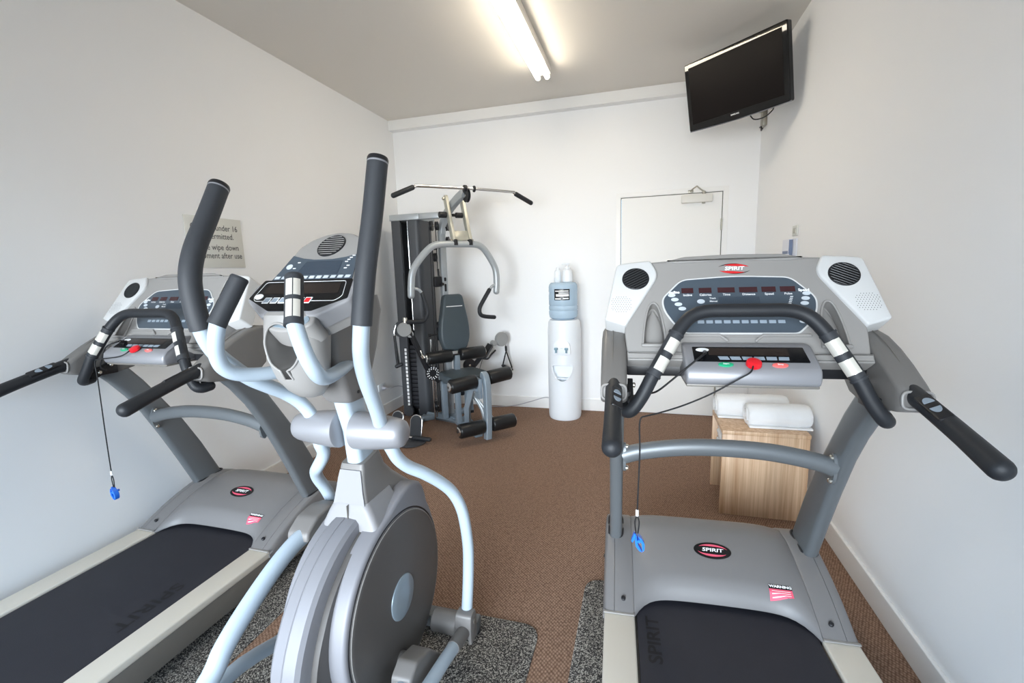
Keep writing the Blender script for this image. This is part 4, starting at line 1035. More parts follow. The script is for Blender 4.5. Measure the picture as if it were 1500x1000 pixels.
# fixed handles with contact sensors
for s in sides():
    lo = [(s*0.024, -0.035, 1.172), (s*0.062, -0.130, 1.168), (s*0.100, -0.235, 1.170), (s*0.124, -0.298, 1.182), (s*0.134, -0.332, 1.206), (s*0.130, -0.350, 1.245), (s*0.120, -0.354, 1.285), (s*0.108, -0.352, 1.325)]
    bm = new(); tube(bm, lo, 0.0185, 22, 7, cap='flat'); fh = obj('fixed_handle', bm, TUBEW, et)
    a = Vector((s*0.108, -0.352, 1.325)); b = Vector((s*0.081, -0.306, 1.420)); d = (b-a).normalized()
    bm = new(); tube(bm, [a-d*0.012, a+d*0.001], 0.0215, 24, 0, cap='flat'); tube(bm, [a, b], 0.0208, 24, 0, cap='flat'); lathe(bm, [(-0.002, 0.0212), (0.003, 0.0212), (0.007, 0.019), (0.008, 0.010)], b, d, 24); sl = obj('sensor_sleeve', bm, FOAM, fh)
    for f0, f1 in ((0.03, 0.42), (0.52, 0.90)):
        bm = new(); rows = []
        nrm = Vector((-s*0.80, -0.60, 0)) if s < 0 else Vector((0.25, -0.95, 0))
        nrm = Vector((s*0.55, -0.83, 0)) if s > 0 else Vector((-0.93, -0.30, 0))
        nrm = (nrm - d*nrm.dot(d)).normalized(); tn = d.cross(nrm)
        for half in (-1, 1):
            rr = []
            for k in range(7):
                an = math.radians(half*(3+42*k/6))
                p = (nrm*math.cos(an)+tn*math.sin(an))*0.0217
                rr.append((bm.verts.new(a+(b-a)*f0+p), bm.verts.new(a+(b-a)*f1+p)))
            for r0, r1 in zip(rr[:-1], rr[1:]): bm.faces.new((r0[0], r1[0], r1[1], r0[1]))
        obj('sensor_plate', bm, STEEL, sl)
# console
EO = Vector((0, -0.195, 1.372)); EV = Vector((0, 0.147, 0.136)).normalized(); EN = X.cross(EV)
def ep(x, v, d=0.0): return EO + X*x + EV*v + EN*d
half = [(0, 0.262), (0.045, 0.254), (0.085, 0.232), (0.112, 0.198), (0.117, 0.150), (0.132, 0.066), (0.150, 0.040), (0.150, -0.02), (0.07, -0.06)]
outl = (half + [(-x, v) for x, v in half[::-1] if x > 0])[::-1]
bm = new(); prism(bm, rounded(outl, 0.012, 3), EO, X, EV, -0.075, 0.0, 0.007, 3); ec = obj('console_housing', bm, TGREY, et, True, 35)
lip = [(-0.160, -0.020), (-0.084, -0.076), (0.084, -0.076), (0.160, -0.020), (0.160, 0.030), (0.143, 0.056), (-0.143, 0.056), (-0.160, 0.030)]
bm = new(); prism(bm, rounded(lip, [0.012]*8, 4), EO, X, EV, -0.042, 0.008, 0.008, 3); obj('console_wing', bm, ECREAM, et, True, 35)
bm = new(); prism(bm, rounded([(x*0.97, v*0.97) for x, v in lip], [0.012]*8, 4), EO, X, EV, -0.072, -0.043); obj('console_underside', bm, TGREY, et, True, 35)
bm = new(); prism(bm, rounded([(-0.153, -0.016), (-0.066, -0.060), (0.066, -0.060), (0.153, -0.016), (0.140, 0.052), (-0.140, 0.052)], 0.005, 3), EO, X, EV, 0.007, 0.0095); ld_ = obj('lower_display', bm, DISPB, et, False)
bm = new(); fr_ = rounded([(-0.138, -0.012), (-0.128, -0.026), (0.120, -0.026), (0.136, -0.010), (0.124, 0.044), (-0.128, 0.044)], 0.008, 3)
tube(bm, [ep(x, v, 0.0098) for x, v in fr_] + [ep(fr_[0][0], fr_[0][1], 0.0098)], 0.0008, 6, 0, cap='flat'); obj('display_frame_line', bm, WHITEP, ld_)
bm = new(); prism(bm, [(-0.118, 0.000), (0.118, 0.000), (0.112, 0.036), (-0.112, 0.036)], EO, X, EV, 0.009, 0.0100); obj('display_window', bm, DISPBR, ld_, False)
bm = new(); prism(bm, ellipse(-0.122, -0.010, 0.0135, 0.0095, 24), EO, X, EV, 0.009, 0.0108); obj('display_badge', bm, WHITEP, ld_, False)
for i in range(6):
    x = -0.088 + i*0.0255
    q = [(x-0.0115, -0.034), (x+0.0085, -0.034), (x+0.0115, -0.014), (x-0.0085, -0.014)]
    bm = new(); prism(bm, q, EO, X, EV, 0.0095, 0.0108); obj('console_button', bm, WHITEP, ld_, False)
    q = [(x-0.0092, -0.0315), (x+0.0068, -0.0315), (x+0.0092, -0.0165), (x-0.0068, -0.0165)]
    bm = new(); prism(bm, q, EO, X, EV, 0.0105, 0.0113); obj('button_face', bm, REDP if i == 5 else BTNG, ld_, False)
pn = [(-0.128, 0.060), (0.128, 0.060), (0.120, 0.095), (0.110, 0.160), (0.07, 0.147), (0.03, 0.140), (-0.03, 0.140), (-0.07, 0.147), (-0.110, 0.160), (-0.120, 0.095)]
bm = new(); prism(bm, pn, EO, X, EV, 0, 0.0022); ep_ = obj('display_panel', bm, SLATE, et, False)
bm = new(); prism(bm, [(-0.062, 0.080), (0.075, 0.080), (0.068, 0.132), (-0.050, 0.132)], EO, X, EV, 0.0018, 0.0028); obj('matrix_display', bm, SLATE2, ep_, False)
bm = new()
for j in range(8): prism(bm, [(-0.056+j*0.0012, 0.085+j*0.0058), (0.070-j*0.0006, 0.085+j*0.0058), (0.070-j*0.0006, 0.0858+j*0.0058), (-0.056+j*0.0012, 0.0858+j*0.0058)], EO, X, EV, 0.0026, 0.0031)
obj('matrix_lines', bm, SLATE, ep_, False)
bm = new(); prism(bm, ellipse(-0.097, 0.112, 0.010, 0.0095, 24), EO, X, EV, 0.0018, 0.0040); obj('oval_button', bm, BTN, ep_, False)
for i in range(11):
    x = -0.113 + i*0.0225
    bm = new(); prism(bm, [(x-0.0082, 0.064), (x+0.0072, 0.064), (x+0.0082, 0.0735), (x-0.0072, 0.0735)], EO, X, EV, 0.0018, 0.0034); obj('program_button', bm, BTN, ep_, False)
bm = new()
for (x, v) in ((-0.074, 0.128), (-0.078, 0.104), (0.095, 0.150), (0.090, 0.142), (0.086, 0.134), (0.082, 0.126), (0.094, 0.110), (0.090, 0.100)): prism(bm, [(x-0.0045, v), (x+0.0045, v), (x+0.0045, v+0.0028), (x-0.0045, v+0.0028)], EO, X, EV, 0.002, 0.003)
obj('panel_marks', bm, WHITEP, ep_, False)
bm = new(); prism(bm, ellipse(-0.002, 0.199, 0.040, 0.042, 36), EO, X, EV, -0.004, 0.0012); vt = obj('fan_vent', bm, LENS, et)
bm = new(); tube(bm, [ep(x, v, 0.001) for x, v in ellipse(-0.002, 0.199, 0.041, 0.043, 36)] + [ep(0.039, 0.199, 0.001)], 0.0025, 8, 0, cap='flat'); obj('vent_ring', bm, BLACK, vt)
bm = new()
for k in range(-4, 5):
    dd = k*0.009; hl = 0.039*math.sqrt(max(0, 1-(dd/0.041)**2))
    tube(bm, [ep(-0.002-hl, 0.199+dd, 0.003), ep(-0.002+hl, 0.199+dd, 0.003)], 0.0009, 6, 0)
obj('vent_slats', bm, TGREY, vt)
# console back and mast shroud
bm = new(); secs = []
for (z, yb, yf, hx) in ((1.050, -0.088, 0.015, 0.040), (1.062, -0.10, 0.022, 0.047), (1.13, -0.135, 0.035, 0.056), (1.20, -0.165, 0.055, 0.066), (1.27, -0.185, 0.060, 0.078), (1.315, -0.175, 0.060, 0.088), (1.36, -0.120, 0.050, 0.086)):
    lp = rounded([(-hx, yb), (hx, yb), (hx, yf), (-hx, yf)], [0.025, 0.025, 0.03, 0.03], 4); secs.append([Vector((a, b, z)) for a, b in lp])
loft(bm, secs); ms = obj('mast_shroud', bm, EGREY, et, True, 40)
bm = new(); tube(bm, [(0.0575, -0.06, 1.125), (0.070, -0.062, 1.19), (0.085, -0.066, 1.255), (0.093, -0.075, 1.30)], 0.002, 6, 6); cyl(bm, (0.04, -0.055, 1.078), (0.0515, -0.055, 1.078), 0.005, 10); obj('shroud_seam', bm, BLACK, ms)
# bottle holder below the console
bm = new(); secs = []
BC = Vector((-0.006, -0.215, 0))
for (z, r, dy) in ((1.098, 0.015, 0.030), (1.104, 0.032, 0.028), (1.125, 0.050, 0.020), (1.16, 0.064, 0.008), (1.21, 0.074, 0.0), (1.26, 0.079, 0.0), (1.30, 0.080, 0.006), (1.322, 0.080, 0.012), (1.330, 0.074, 0.016)):
    secs.append([Vector((BC.x + r*1.08*math.cos(2*PI*k/40), BC.y + dy + r*math.sin(2*PI*k/40)*0.95, z + (-0.10*r*math.sin(2*PI*k/40) if z > 1.3 else 0))) for k in range(40)])
loft(bm, secs)
cut = new()
prof = [Vector((-0.042, -0.300, 1.232))]
rings = []
for (dd, k) in ((-0.06, 1.05), (0.0, 1.0), (0.07, 0.95), (0.125, 0.85)):
    rings.append([Vector((-0.004 + 0.049*k*math.cos(2*PI*j/28) - dd*0.1, -0.285 + dd, 1.250 + 0.060*k*math.sin(2*PI*j/28))) for j in range(28)])
loft(cut, rings)
bm = boolean(bm, cut)
cut = new(); box(cut, -0.012, 0.014, -0.36, -0.225, 1.165, 1.21); bm = boolean(bm, cut)
bh = obj('bottle_holder', bm, TGREY, et, True, 40)
hr = [(1.125, 0.050, 0.020), (1.16, 0.064, 0.008), (1.21, 0.074, 0.0), (1.26, 0.079, 0.0), (1.30, 0.080, 0.006), (1.322, 0.080, 0.012)]
def holder_y(x, z):
    for (z0, r0, d0), (z1, r1, d1) in zip(hr[:-1], hr[1:]):
        if z <= z1 or z1 == hr[-1][0]:
            f = min(1, max(0, (z-z0)/(z1-z0))); r = r0+(r1-r0)*f; dy = d0+(d1-d0)*f; break
    q = (x-BC.x)/(r*1.08); return BC.y + dy - r*0.95*math.sqrt(max(0, 1-q*q))
rim = []
for j in range(41):
    a = math.radians(-78 + 336*j/40); x = -0.004+0.050*math.cos(a); z = 1.250+0.061*math.sin(a); rim.append(Vector((x, holder_y(x, z)-0.001, z)))
bm = new(); tube(bm, [Vector((0.013, holder_y(0.013, 1.166), 1.166))] + rim + [Vector((-0.011, holder_y(-0.011, 1.166), 1.166))], 0.003, 8, 0); obj('opening_rim', bm, TGREY, bh)
bm = new(); prism(bm, ellipse(0.012, -0.086, 0.076, 0.036, 40), EO, X, EV, -0.06, 0.004, 0.006, 3); hc = obj('holder_collar', bm, TGREY, et, True, 40)
bm = new(); prism(bm, ellipse(0.012, -0.088, 0.062, 0.024, 40), EO, X, EV, 0.003, 0.0055); obj('holder_badge', bm, EHUB, hc)
# knuckles, pedal arms, cranks and pedals
def knuckle(c, s, d):
    bm = new(); lp = [(-0.030, -0.052), (0.030, -0.052), (0.032, 0.02), (0.024, 0.062), (-0.024, 0.062), (-0.032, 0.02)]
    prism(bm, rounded(lp, 0.012, 4), Vector(c), Y, Z, -0.030, 0.030, 0.006, 2)
    cut = new(); prism(cut, rounded([(-0.018, -0.07), (0.018, -0.07), (0.018, 0.01), (-0.018, 0.01)], 0.017, 5), Vector(c) - Y*0.02, X, Z, -0.05, 0.06)
    bm = boolean(bm, cut)
    k = obj('arm_knuckle', bm, EGREY, et, True, 40)
    bm = new(); cyl(bm, Vector(c)+X*(-s*0.13)+Y*0.005, Vector(c)+X*(-s*0.028)+Y*0.0, 0.040, 28, bev=0.004); obj('axle_housing', bm, EGREY, k)
    bm = new(); cyl(bm, Vector(c)+X*(s*0.030)+Z*0.028, Vector(c)+X*(s*0.034)+Z*0.028, 0.010, 16, bev=0.002); obj('pivot_bolt', bm, FRAMED, k)
KR = Vector((0.258, 0.180, 0.135)); KL = Vector((-0.258, 0.170, 0.165))
knuckle(KR, 1, 0); knuckle(KL, -1, 0)
pedR = [KR+Vector((0, -0.01, -0.005)), (0.258, 0.055, 0.155), (0.257, -0.02, 0.170), (0.255, -0.12, 0.184), (0.25, -0.35, 0.215), (0.24, -0.60, 0.235)]
pedL = [KL+Vector((0, -0.01, -0.005)), (-0.262, 0.05, 0.195), (-0.268, -0.124, 0.236), (-0.270, -0.243, 0.275), (-0.270, -0.34, 0.292), (-0.26, -0.60, 0.300)]
for p, s in ((pedR, 1), (pedL, -1)):
    bm = new(); tube(bm, p, 0.0215, 20, 6); pa = obj('link_arm', bm, TUBEW, et)
    bm = new(); tube(bm, [p[0], (Vector(p[0])+Vector(p[1]))/2, p[1]], 0.024, 20, 4, cap='flat'); obj('arm_socket', bm, EGREY, pa)
# crank side tubes
crR = [(0.180, -0.062, 0.178), (0.186, -0.16, 0.192), (0.20, -0.32, 0.215), (0.215, -0.60, 0.225)]
crL = [(-0.185, 0.04, 0.600), (-0.192, -0.040, 0.588), (-0.200, -0.110, 0.575), (-0.203, -0.196, 0.545), (-0.204, -0.300, 0.495), (-0.206, -0.377, 0.445), (-0.210, -0.437, 0.385), (-0.22, -0.62, 0.29)]
bm = new(); tube(bm, crR, 0.025, 22, 6); pr_ = obj('pedal_arm', bm, TUBEW, et)
bm = new(); tube(bm, crL, 0.029, 22, 6, oval=(1.0, 0.85)); pl_ = obj('pedal_arm', bm, TUBEW, et)
bm = new(); lp = [(-0.160, 0.165), (-0.155, 0.222), (-0.110, 0.246), (-0.020, 0.214), (0.060, 0.120), (0.045, 0.075), (-0.01, 0.080), (-0.07, 0.140)]
prism(bm, rounded(lp, 0.012, 4), (0.185, 0, 0), Y, Z, -0.034, 0.032, 0.010, 3); obj('crank_boot', bm, EGREY, et, True, 40)
bm = new(); cyl(bm, (0.11, -0.04, 0.17), (0.155, -0.04, 0.17), 0.025, 20); obj('crank_pin', bm, EDISC, et)
bm = new(); lp = [(-0.095, 0.575), (-0.090, 0.605), (-0.040, 0.636), (0.030, 0.642), (0.095, 0.622), (0.110, 0.580), (0.06, 0.555), (0.0, 0.560), (-0.06, 0.572)]
prism(bm, rounded(lp, 0.012, 4), (-0.196, 0, 0), Y, Z, -0.038, 0.038, 0.010, 3); obj('crank_boot', bm, EGREY, et, True, 40)
bm = new(); cyl(bm, (-0.11, 0.02, 0.595), (-0.17, 0.02, 0.595), 0.025, 20); obj('crank_pin', bm, EDISC, et)
for s, c in ((1, (0.228, -0.72, 0.245)), (-1, (-0.240, -0.74, 0.305))):
    c = Vector(c)
    bm = new(); prism(bm, rounded([(-0.075, -0.19), (0.075, -0.19), (0.075, 0.17), (-0.075, 0.17)], 0.05, 6), c, X, Vector((0, 1, 0.05)), 0, 0.016, 0.004)
    pd = obj('pedal', bm, BLACK, et)
    bm = new(); pts = [c+Vector((s*-0.07, y, 0.03)) for y in (-0.15, 0, 0.12)] + [c+Vector((0, 0.165, 0.035)), c+Vector((s*0.07, 0.12, 0.03)), c+Vector((s*0.07, -0.15, 0.03))]
    tube(bm, pts, 0.014, 10, 4); obj('pedal_rim', bm, EGREY, pd)
# base frame
bm = new()
box(bm, -0.035, 0.035, -0.75, 0.30, 0.022, 0.075, 0.006); box(bm, -0.26, 0.26, 0.27, 0.33, 0.012, 0.066, 0.008); box(bm, -0.26, 0.26, -0.78, -0.72, 0.012, 0.066, 0.008)
obj('base_frame', bm, POST, et, True, 35)
for x in (-0.24, 0.24):
    for y in (0.30, -0.75):
        bm = new(); cyl(bm, (x, y, 0.0062), (x, y, 0.02), 0.024, 18, bev=0.003); obj('levelling_foot', bm, BLACK, et)

# ------------------------------------------------------------------ multi-station gym in the back left corner
GO_ = Vector((-1.769, 3.976, 0)); GA = math.radians(46)
gy = tag(empty('multi_gym', GO_, GA), 'home gym with weight tower and grey padded seat in the back left corner', 'multi gym')
def gw(x, y, z):   # world -> gym frame
    d = Vector((x, y, z)) - GO_; c, s = math.cos(-GA), math.sin(-GA)
    return Vector((d.x*c - d.y*s, d.x*s + d.y*c, d.z))
def wbox(bm, x0, x1, y0, y1, z0, z1, bev=0.0):
    b = new(); box(b, x0, x1, y0, y1, z0, z1, bev)
    vm = {v: bm.verts.new(gw(*v.co)) for v in b.verts}
    for f in b.faces: bm.faces.new([vm[v] for v in f.verts])
    b.free()
def wprism(bm, poly, z0, z1, bev=0.0):
    prism(bm, [tuple(gw(x, y, 0)[:2]) for x, y in poly], (0, 0, 0), X, Y, z0, z1, bev)
# weight tower
bm = new(); wprism(bm, rounded([(-2.292, 4.26), (-2.292, 3.95), (-2.196, 3.95), (-2.196, 3.985), (-2.270, 3.985), (-2.270, 4.26)], [0, 0.02, 0.004, 0.004, 0.01, 0], 4), 0.02, 1.905); obj('tower_shroud', bm, SHROUD, gy, True, 35)
bm = new(); wprism(bm, rounded([(-2.000, 4.20), (-2.022, 4.20), (-2.022, 3.99), (-2.112, 3.985), (-2.112, 3.95), (-2.000, 3.958)], [0, 0, 0.02, 0.004, 0.004, 0.05], 6), 0.02, 1.905); obj('tower_shroud', bm, SHROUD, gy, True, 35)
bm = new(); wbox(bm, -2.285, -2.030, 4.262, 4.272, 0.02, 1.905); obj('tower_back', bm, BLACK, gy)
bm = new(); wbox(bm, -2.295, -1.99, 3.935, 4.275, 1.9055, 1.962, 0.006); wbox(bm, -1.99, -1.775, 3.945, 4.005, 1.908, 1.962, 0.005); obj('top_beam', bm, GYMS, gy, True, 35)
bm = new(); wbox(bm, -2.295, -1.995, 3.96, 4.27, 0.0, 0.0195, 0.003); obj('tower_base', bm, BLACK, gy)
for x, y in ((-2.170, 4.05), (-2.118, 4.05)):
    bm = new(); cyl(bm, gw(x, y, 0.02), gw(x, y, 1.905), 0.010, 14); obj('guide_rod', bm, CHROME, gy)
for k in range(15):
    bm = new(); wbox(bm, -2.235, -2.040, 3.992, 4.11, 0.075+k*0.043, 0.075+k*0.043+0.039, 0.006); obj('weight_plate', bm, PLATE, gy)
bm = new(); wbox(bm, -2.23, -2.05, 4.03, 4.08, 0.724, 0.86, 0.004); obj('stack_head', bm, BLACK, gy)
bm = new(); wbox(bm, -2.238, -2.204, 3.9475, 3.9495, 0.065, 0.70); ws = obj('weight_label_strip', bm, BLACK, gy)
for k in range(17):
    bm = new(); wbox(bm, -2.232, -2.210, 3.9455, 3.9474, 0.072+k*0.037, 0.072+k*0.037+0.028); obj('label_mark', bm, WHITEP, ws, False)
# main mast and base
bm = new(); box(bm, -0.045, 0.012, -0.028, 0.035, 0.03, 1.80, 0.006); mp_ = obj('main_post', bm, GYMS, gy, True, 35)
for z0, z1 in ((1.335, 1.37), (1.24, 1.31)):
    bm = new(); prism(bm, rounded([(-0.026, z0), (-0.006, z0), (-0.006, z1), (-0.026, z1)], 0.009, 4), (0, -0.028, 0), X, Z, -0.001, 0.002); obj('adjuster_slot', bm, BLACK, mp_, False)
bm = new()
a = gw(-2.00, 4.02, 0.0); 
tube(bm, [gw(-2.02, 3.945, 0.03), Vector((-0.02, -0.20, 0.03)), Vector((-0.02, -0.32, 0.03))], 0.028, 4, 0, cap='flat', oval=(1.2, 1.2))
box(bm, -0.052, 0.020, -0.62, 0.10, 0.003, 0.055, 0.005)
box(bm, -0.30, 0.26, 0.06, 0.12, 0.003, 0.05, 0.005)
obj('base_frame', bm, GYMB, gy, True, 35)
bm = new(); prism(bm, [(-0.09, -0.34), (0.06, -0.34), (0.06, -0.18), (-0.09, -0.18)], (0, 0, 0), X, Y, 0.055, 0.062); 
for x in (-0.07, 0.04):
    for y in (-0.32, -0.20): cyl(bm, (x, y, 0.06), (x, y, 0.073), 0.010, 6)
obj('base_plate', bm, GYMB, gy, False)
# seat support
bm = new(); box(bm, -0.030, 0.030, -0.62, -0.028, 0.405, 0.455, 0.005); sbm = obj('seat_beam', bm, GYMB, gy, True, 35)
bm = new(); box(bm, -0.145, -0.095, -0.14, -0.09, 0.056, 0.42, 0.004); box(bm, -0.145, 0.02, -0.14, -0.09, 0.39, 0.42, 0.003); obj('support_leg', bm, GYMB, gy, True, 35)
bm = new(); tube(bm, [(-0.02, -0.52, 0.41), (-0.05, -0.47, 0.24), (-0.02, -0.40, 0.06)], 0.026, 4, 0, cap='flat', oval=(1.2, 1.2)); box(bm, -0.135, -0.09, -0.44, -0.395, 0.10, 0.42, 0.004); box(bm, -0.135, 0.0, -0.44, -0.395, 0.385, 0.42, 0.003); obj('support_leg', bm, GYMB, gy, True, 35)
bm = new(); box(bm, -0.030, 0.030, -0.43, -0.37, 0.19, 0.405, 0.004); obj('seat_post', bm, GYMB, gy, True, 35)
bm = new(); box(bm, -0.031, 0.031, -0.431, -0.369, 0.165, 0.19, 0.004); obj('post_cap', bm, BLACK, gy)
bm = new(); tube(bm, [(0.02, -0.40, 0.36), (0.09, -0.48, 0.20), (0.10, -0.52, 0.02)], 0.020, 10, 4, cap='flat'); tube(bm, [(0.05, -0.42, 0.32), (0.16, -0.60, 0.10)], 0.012, 8, 0, cap='flat'); obj('diagonal_brace', bm, GYMS, gy)
bm = new(); cyl(bm, (-0.10, -0.36, 0.345), (-0.03, -0.36, 0.345), 0.018, 14, 0.026, bev=0.004); obj('adjusting_knob', bm, BLACK, gy)
bm = new(); prism(bm, rounded([(-0.19, -0.54), (0.19, -0.54), (0.205, -0.36), (0.18, -0.13), (-0.18, -0.13), (-0.205, -0.36)], 0.06, 6), (0, 0, 0), X, Y, 0.457, 0.522, 0.022, 4); obj('seat_pad', bm, VINYL, gy, True, 60)
# backrest
bo = Vector((0.022, -0.125, 0)); bv = Vector((0, 0.06, 1)).normalized()
op = rounded([(-0.105, 0.685), (0.105, 0.685), (0.148, 0.80), (0.150, 0.93), (0.098, 1.215), (-0.085, 1.215), (-0.142, 0.93), (-0.148, 0.80)], [0.05, 0.05, 0.05, 0.08, 0.04, 0.04, 0.08, 0.05], 6)
bm = new(); prism(bm, op, bo, X, bv, -0.02, 0.052, 0.024, 4); bk = obj('back_pad', bm, VINYL, gy, True, 60)
bm = new(); text_bm(bm, 'HYPEREXTENSION', 0.020, bo + Vector((0, -0.0525, 0)) + bv*1.105, X, bv, 0.0006, bold=0.0002, xscale=0.8) if False else prism(bm, [(-0.075, 1.100), (0.085, 1.100), (0.085, 1.107), (-0.075, 1.107)], bo, X, bv, 0.052, 0.0528); obj('pad_print', bm, WHITEP, bk, False)
bm = new(); box(bm, -0.012, 0.03, -0.070, -0.026, 0.78, 0.83, 0.004); box(bm, -0.012, 0.03, -0.052, -0.026, 1.03, 1.08, 0.004); obj('pad_bracket', bm, GYMS, gy)
bm = new(); cyl(bm, (-0.20, -0.03, 0.845), (-0.05, -0.03, 0.845), 0.008, 12); cyl(bm, (-0.21, -0.03, 0.845), (-0.185, -0.03, 0.845), 0.016, 14, bev=0.003); obj('pop_pin', bm, BLACK, gy)
# foam rollers
def rollers(y, z, xs_, r, dz=0.0):
    bm = new(); cyl(bm, (xs_[0]-0.005, y, z), (xs_[3]+0.005, y, z+dz), 0.013, 14); ax_ = obj('roller_axle', bm, BLACK, gy)
    for k in (0, 2):
        x0, x1 = xs_[k], xs_[k+1]
        f0 = (x0-xs_[0])/(xs_[3]-xs_[0])*dz; f1 = (x1-xs_[0])/(xs_[3]-xs_[0])*dz
        bm = new(); lathe(bm, [(0, r-0.014), (0.004, r-0.005), (0.012, r), ((x1-x0)-0.012, r), ((x1-x0)-0.004, r-0.005), ((x1-x0), r-0.014)], (x0, y, z+f0), Vector((x1-x0, 0, f1-f0)), 30); ro = obj('foam_roller', bm, ROLL, gy)
        e = x0-0.001 if k == 0 else x1+0.001; sg_ = -1 if k == 0 else 1
        bm = new(); lathe(bm, [(0, r*0.66), (0.006, r*0.66), (0.010, r*0.5), (0.010, r*0.2)], (e, y, z + (f0 if k == 0 else f1)), X*sg_, 24); en = obj('roller_cap', bm, CHROME, ro)
        bm = new(); lathe(bm, [(0.010, r*0.18), (0.012, r*0.16)], (e, y, z + (f0 if k == 0 else f1)), X*sg_, 14); en2 = obj('cap_hole', bm, BLACK, ro)
rollers(-0.16, 0.655, (-0.285, -0.045, 0.035, 0.29), 0.058)
rollers(-0.64, 0.490, (-0.275, -0.035, 0.075, 0.295), 0.060, 0.045)
rollers(-0.72, 0.130, (-0.246, -0.022, 0.055, 0.277), 0.060)
bm = new(); box(bm, -0.025, 0.030, -0.165, -0.03, 0.46, 0.50, 0.004); box(bm, -0.022, 0.028, -0.185, -0.135, 0.50, 0.655, 0.004); obj('roller_post', bm, GYMB, gy, True, 35)
# leg lever
lev = [(0.025, -0.655, 0.560), (0.028, -0.690, 0.540), (0.032, -0.705, 0.47), (0.030, -0.712, 0.36), (0.024, -0.722, 0.20), (0.012, -0.735, 0.075), (0.006, -0.740, 0.022)]
bm = new(); secs = []
P_ = catmull(lev, 6)
for i, p in enumerate(P_):
    t = (P_[min(i+1, len(P_)-1)]-P_[max(i-1, 0)]).normalized(); v = X.cross(t).normalized()
    secs.append([p + X*a + v*b for a, b in rounded([(-0.026, -0.030), (0.026, -0.030), (0.026, 0.030), (-0.026, 0.030)], 0.007, 3)])
loft(bm, secs); obj('leg_lever', bm, GYMB, gy, True, 40)
bm = new(); box(bm, -0.035, 0.0, -0.69, -0.60, 0.36, 0.53, 0.006); cyl(bm, (-0.05, -0.645, 0.43), (0.01, -0.645, 0.43), 0.016, 12, bev=0.003); obj('lever_pivot', bm, GYMB, gy, True, 35)
# upper carriage: boom, link plates, press arm
bm = new(); P_ = catmull([(-0.016, -0.01, 1.77), (-0.012, -0.04, 1.86), (-0.006, -0.16, 1.95), (0.0, -0.34, 2.02), (0.005, -0.48, 2.055)], 6); secs = []
for i, p in enumerate(P_):
    t = (P_[min(i+1, len(P_)-1)]-P_[max(i-1, 0)]).normalized(); v = X.cross(t).normalized()
    secs.append([p + X*a + v*b for a, b in rounded([(-0.025, -0.034), (0.025, -0.034), (0.025, 0.034), (-0.025, 0.034)], 0.008, 3)])
loft(bm, secs); obj('boom', bm, GYMS, gy, True, 40)
for x in (-0.052, 0.100):
    bm = new(); pv = Vector((0.16*0+ (0.0), -0.14, -0.39)).normalized(); o_ = Vector((x, -0.225, 2.045)); n2 = X
    pu = pv.cross(X)
    prism(bm, rounded([(-0.02, -0.028), (0.40, -0.028), (0.42, 0.0), (0.40, 0.028), (-0.02, 0.028), (-0.035, 0)], 0.015, 4), o_, pv, pu, -0.013, 0.013, 0.003); lp_ = obj('link_plate', bm, GYMC, gy, True, 35)
    for q in (0.0, 0.385):
        c = o_ + pv*q; sg_ = -1 if x < 0 else 1
        bm = new(); cyl(bm, c + X*0.012*sg_, c + X*0.032*sg_, 0.013, 12, bev=0.003); obj('bolt', bm, BOLT, lp_)
bm = new(); o_ = Vector((0.024, -0.225, 2.045)); prism(bm, [(0.30, -0.066), (0.385, -0.066), (0.385, 0.066), (0.30, 0.066)], o_, pv, X, -0.010, 0.010, 0.002); obj('link_crossplate', bm, GYMC, gy, True, 35)
bm = new(); cyl(bm, (-0.135, -0.255, 1.905), (-0.066, -0.255, 1.905), 0.026, 18, bev=0.005); cyl(bm, (-0.066, -0.255, 1.905), (0.086, -0.255, 1.905), 0.013, 12); cyl(bm, (0.02, -0.255, 1.905), (0.085, -0.255, 1.905), 0.024, 18, bev=0.004); obj('stop_bumper', bm, BLACK, gy)
bm = new()
for x in (-0.045, 0.095): cyl(bm, (x, -0.375, 1.64), (x, -0.365, 1.69), 0.024, 16, bev=0.005)
obj('rubber_stop', bm, BLACK, gy)
arm = [(-0.456, -0.36, 1.235), (-0.450, -0.36, 1.32), (-0.432, -0.36, 1.425), (-0.385, -0.36, 1.505), (-0.290, -0.36, 1.605), (-0.225, -0.36, 1.643), (-0.14, -0.36, 1.652), (0, -0.36, 1.653), (0.14, -0.36, 1.650), (0.205, -0.36, 1.630), (0.255, -0.36, 1.580), (0.318, -0.36, 1.480), (0.343, -0.36, 1.41), (0.347, -0.36, 1.32), (0.340, -0.36, 1.23)]
bm = new(); tube(bm, arm, 0.0285, 20, 5); pa = obj('press_arm', bm, GYMS, gy)
for pts in ([(-0.440, -0.36, 1.295), (-0.395, -0.365, 1.283), (-0.362, -0.37, 1.250), (-0.330, -0.37, 1.13), (-0.330, -0.37, 1.07), (-0.365, -0.37, 1.022), (-0.43, -0.37, 1.018), (-0.50, -0.37, 1.022)], [(0.342, -0.36, 1.292), (0.300, -0.365, 1.283), (0.264, -0.37, 1.250), (0.175, -0.37, 1.12), (0.158, -0.37, 1.07), (0.172, -0.37, 1.030), (0.22, -0.37, 1.012), (0.305, -0.37, 1.000)]):
    bm = new(); tube(bm, pts[:3], 0.013, 14, 5); hh = obj('handle_stub', bm, GYMS, pa)
    bm = new(); tube(bm, pts[2:], 0.0185, 18, 6); obj('press_handle', bm, RUBBER, pa)
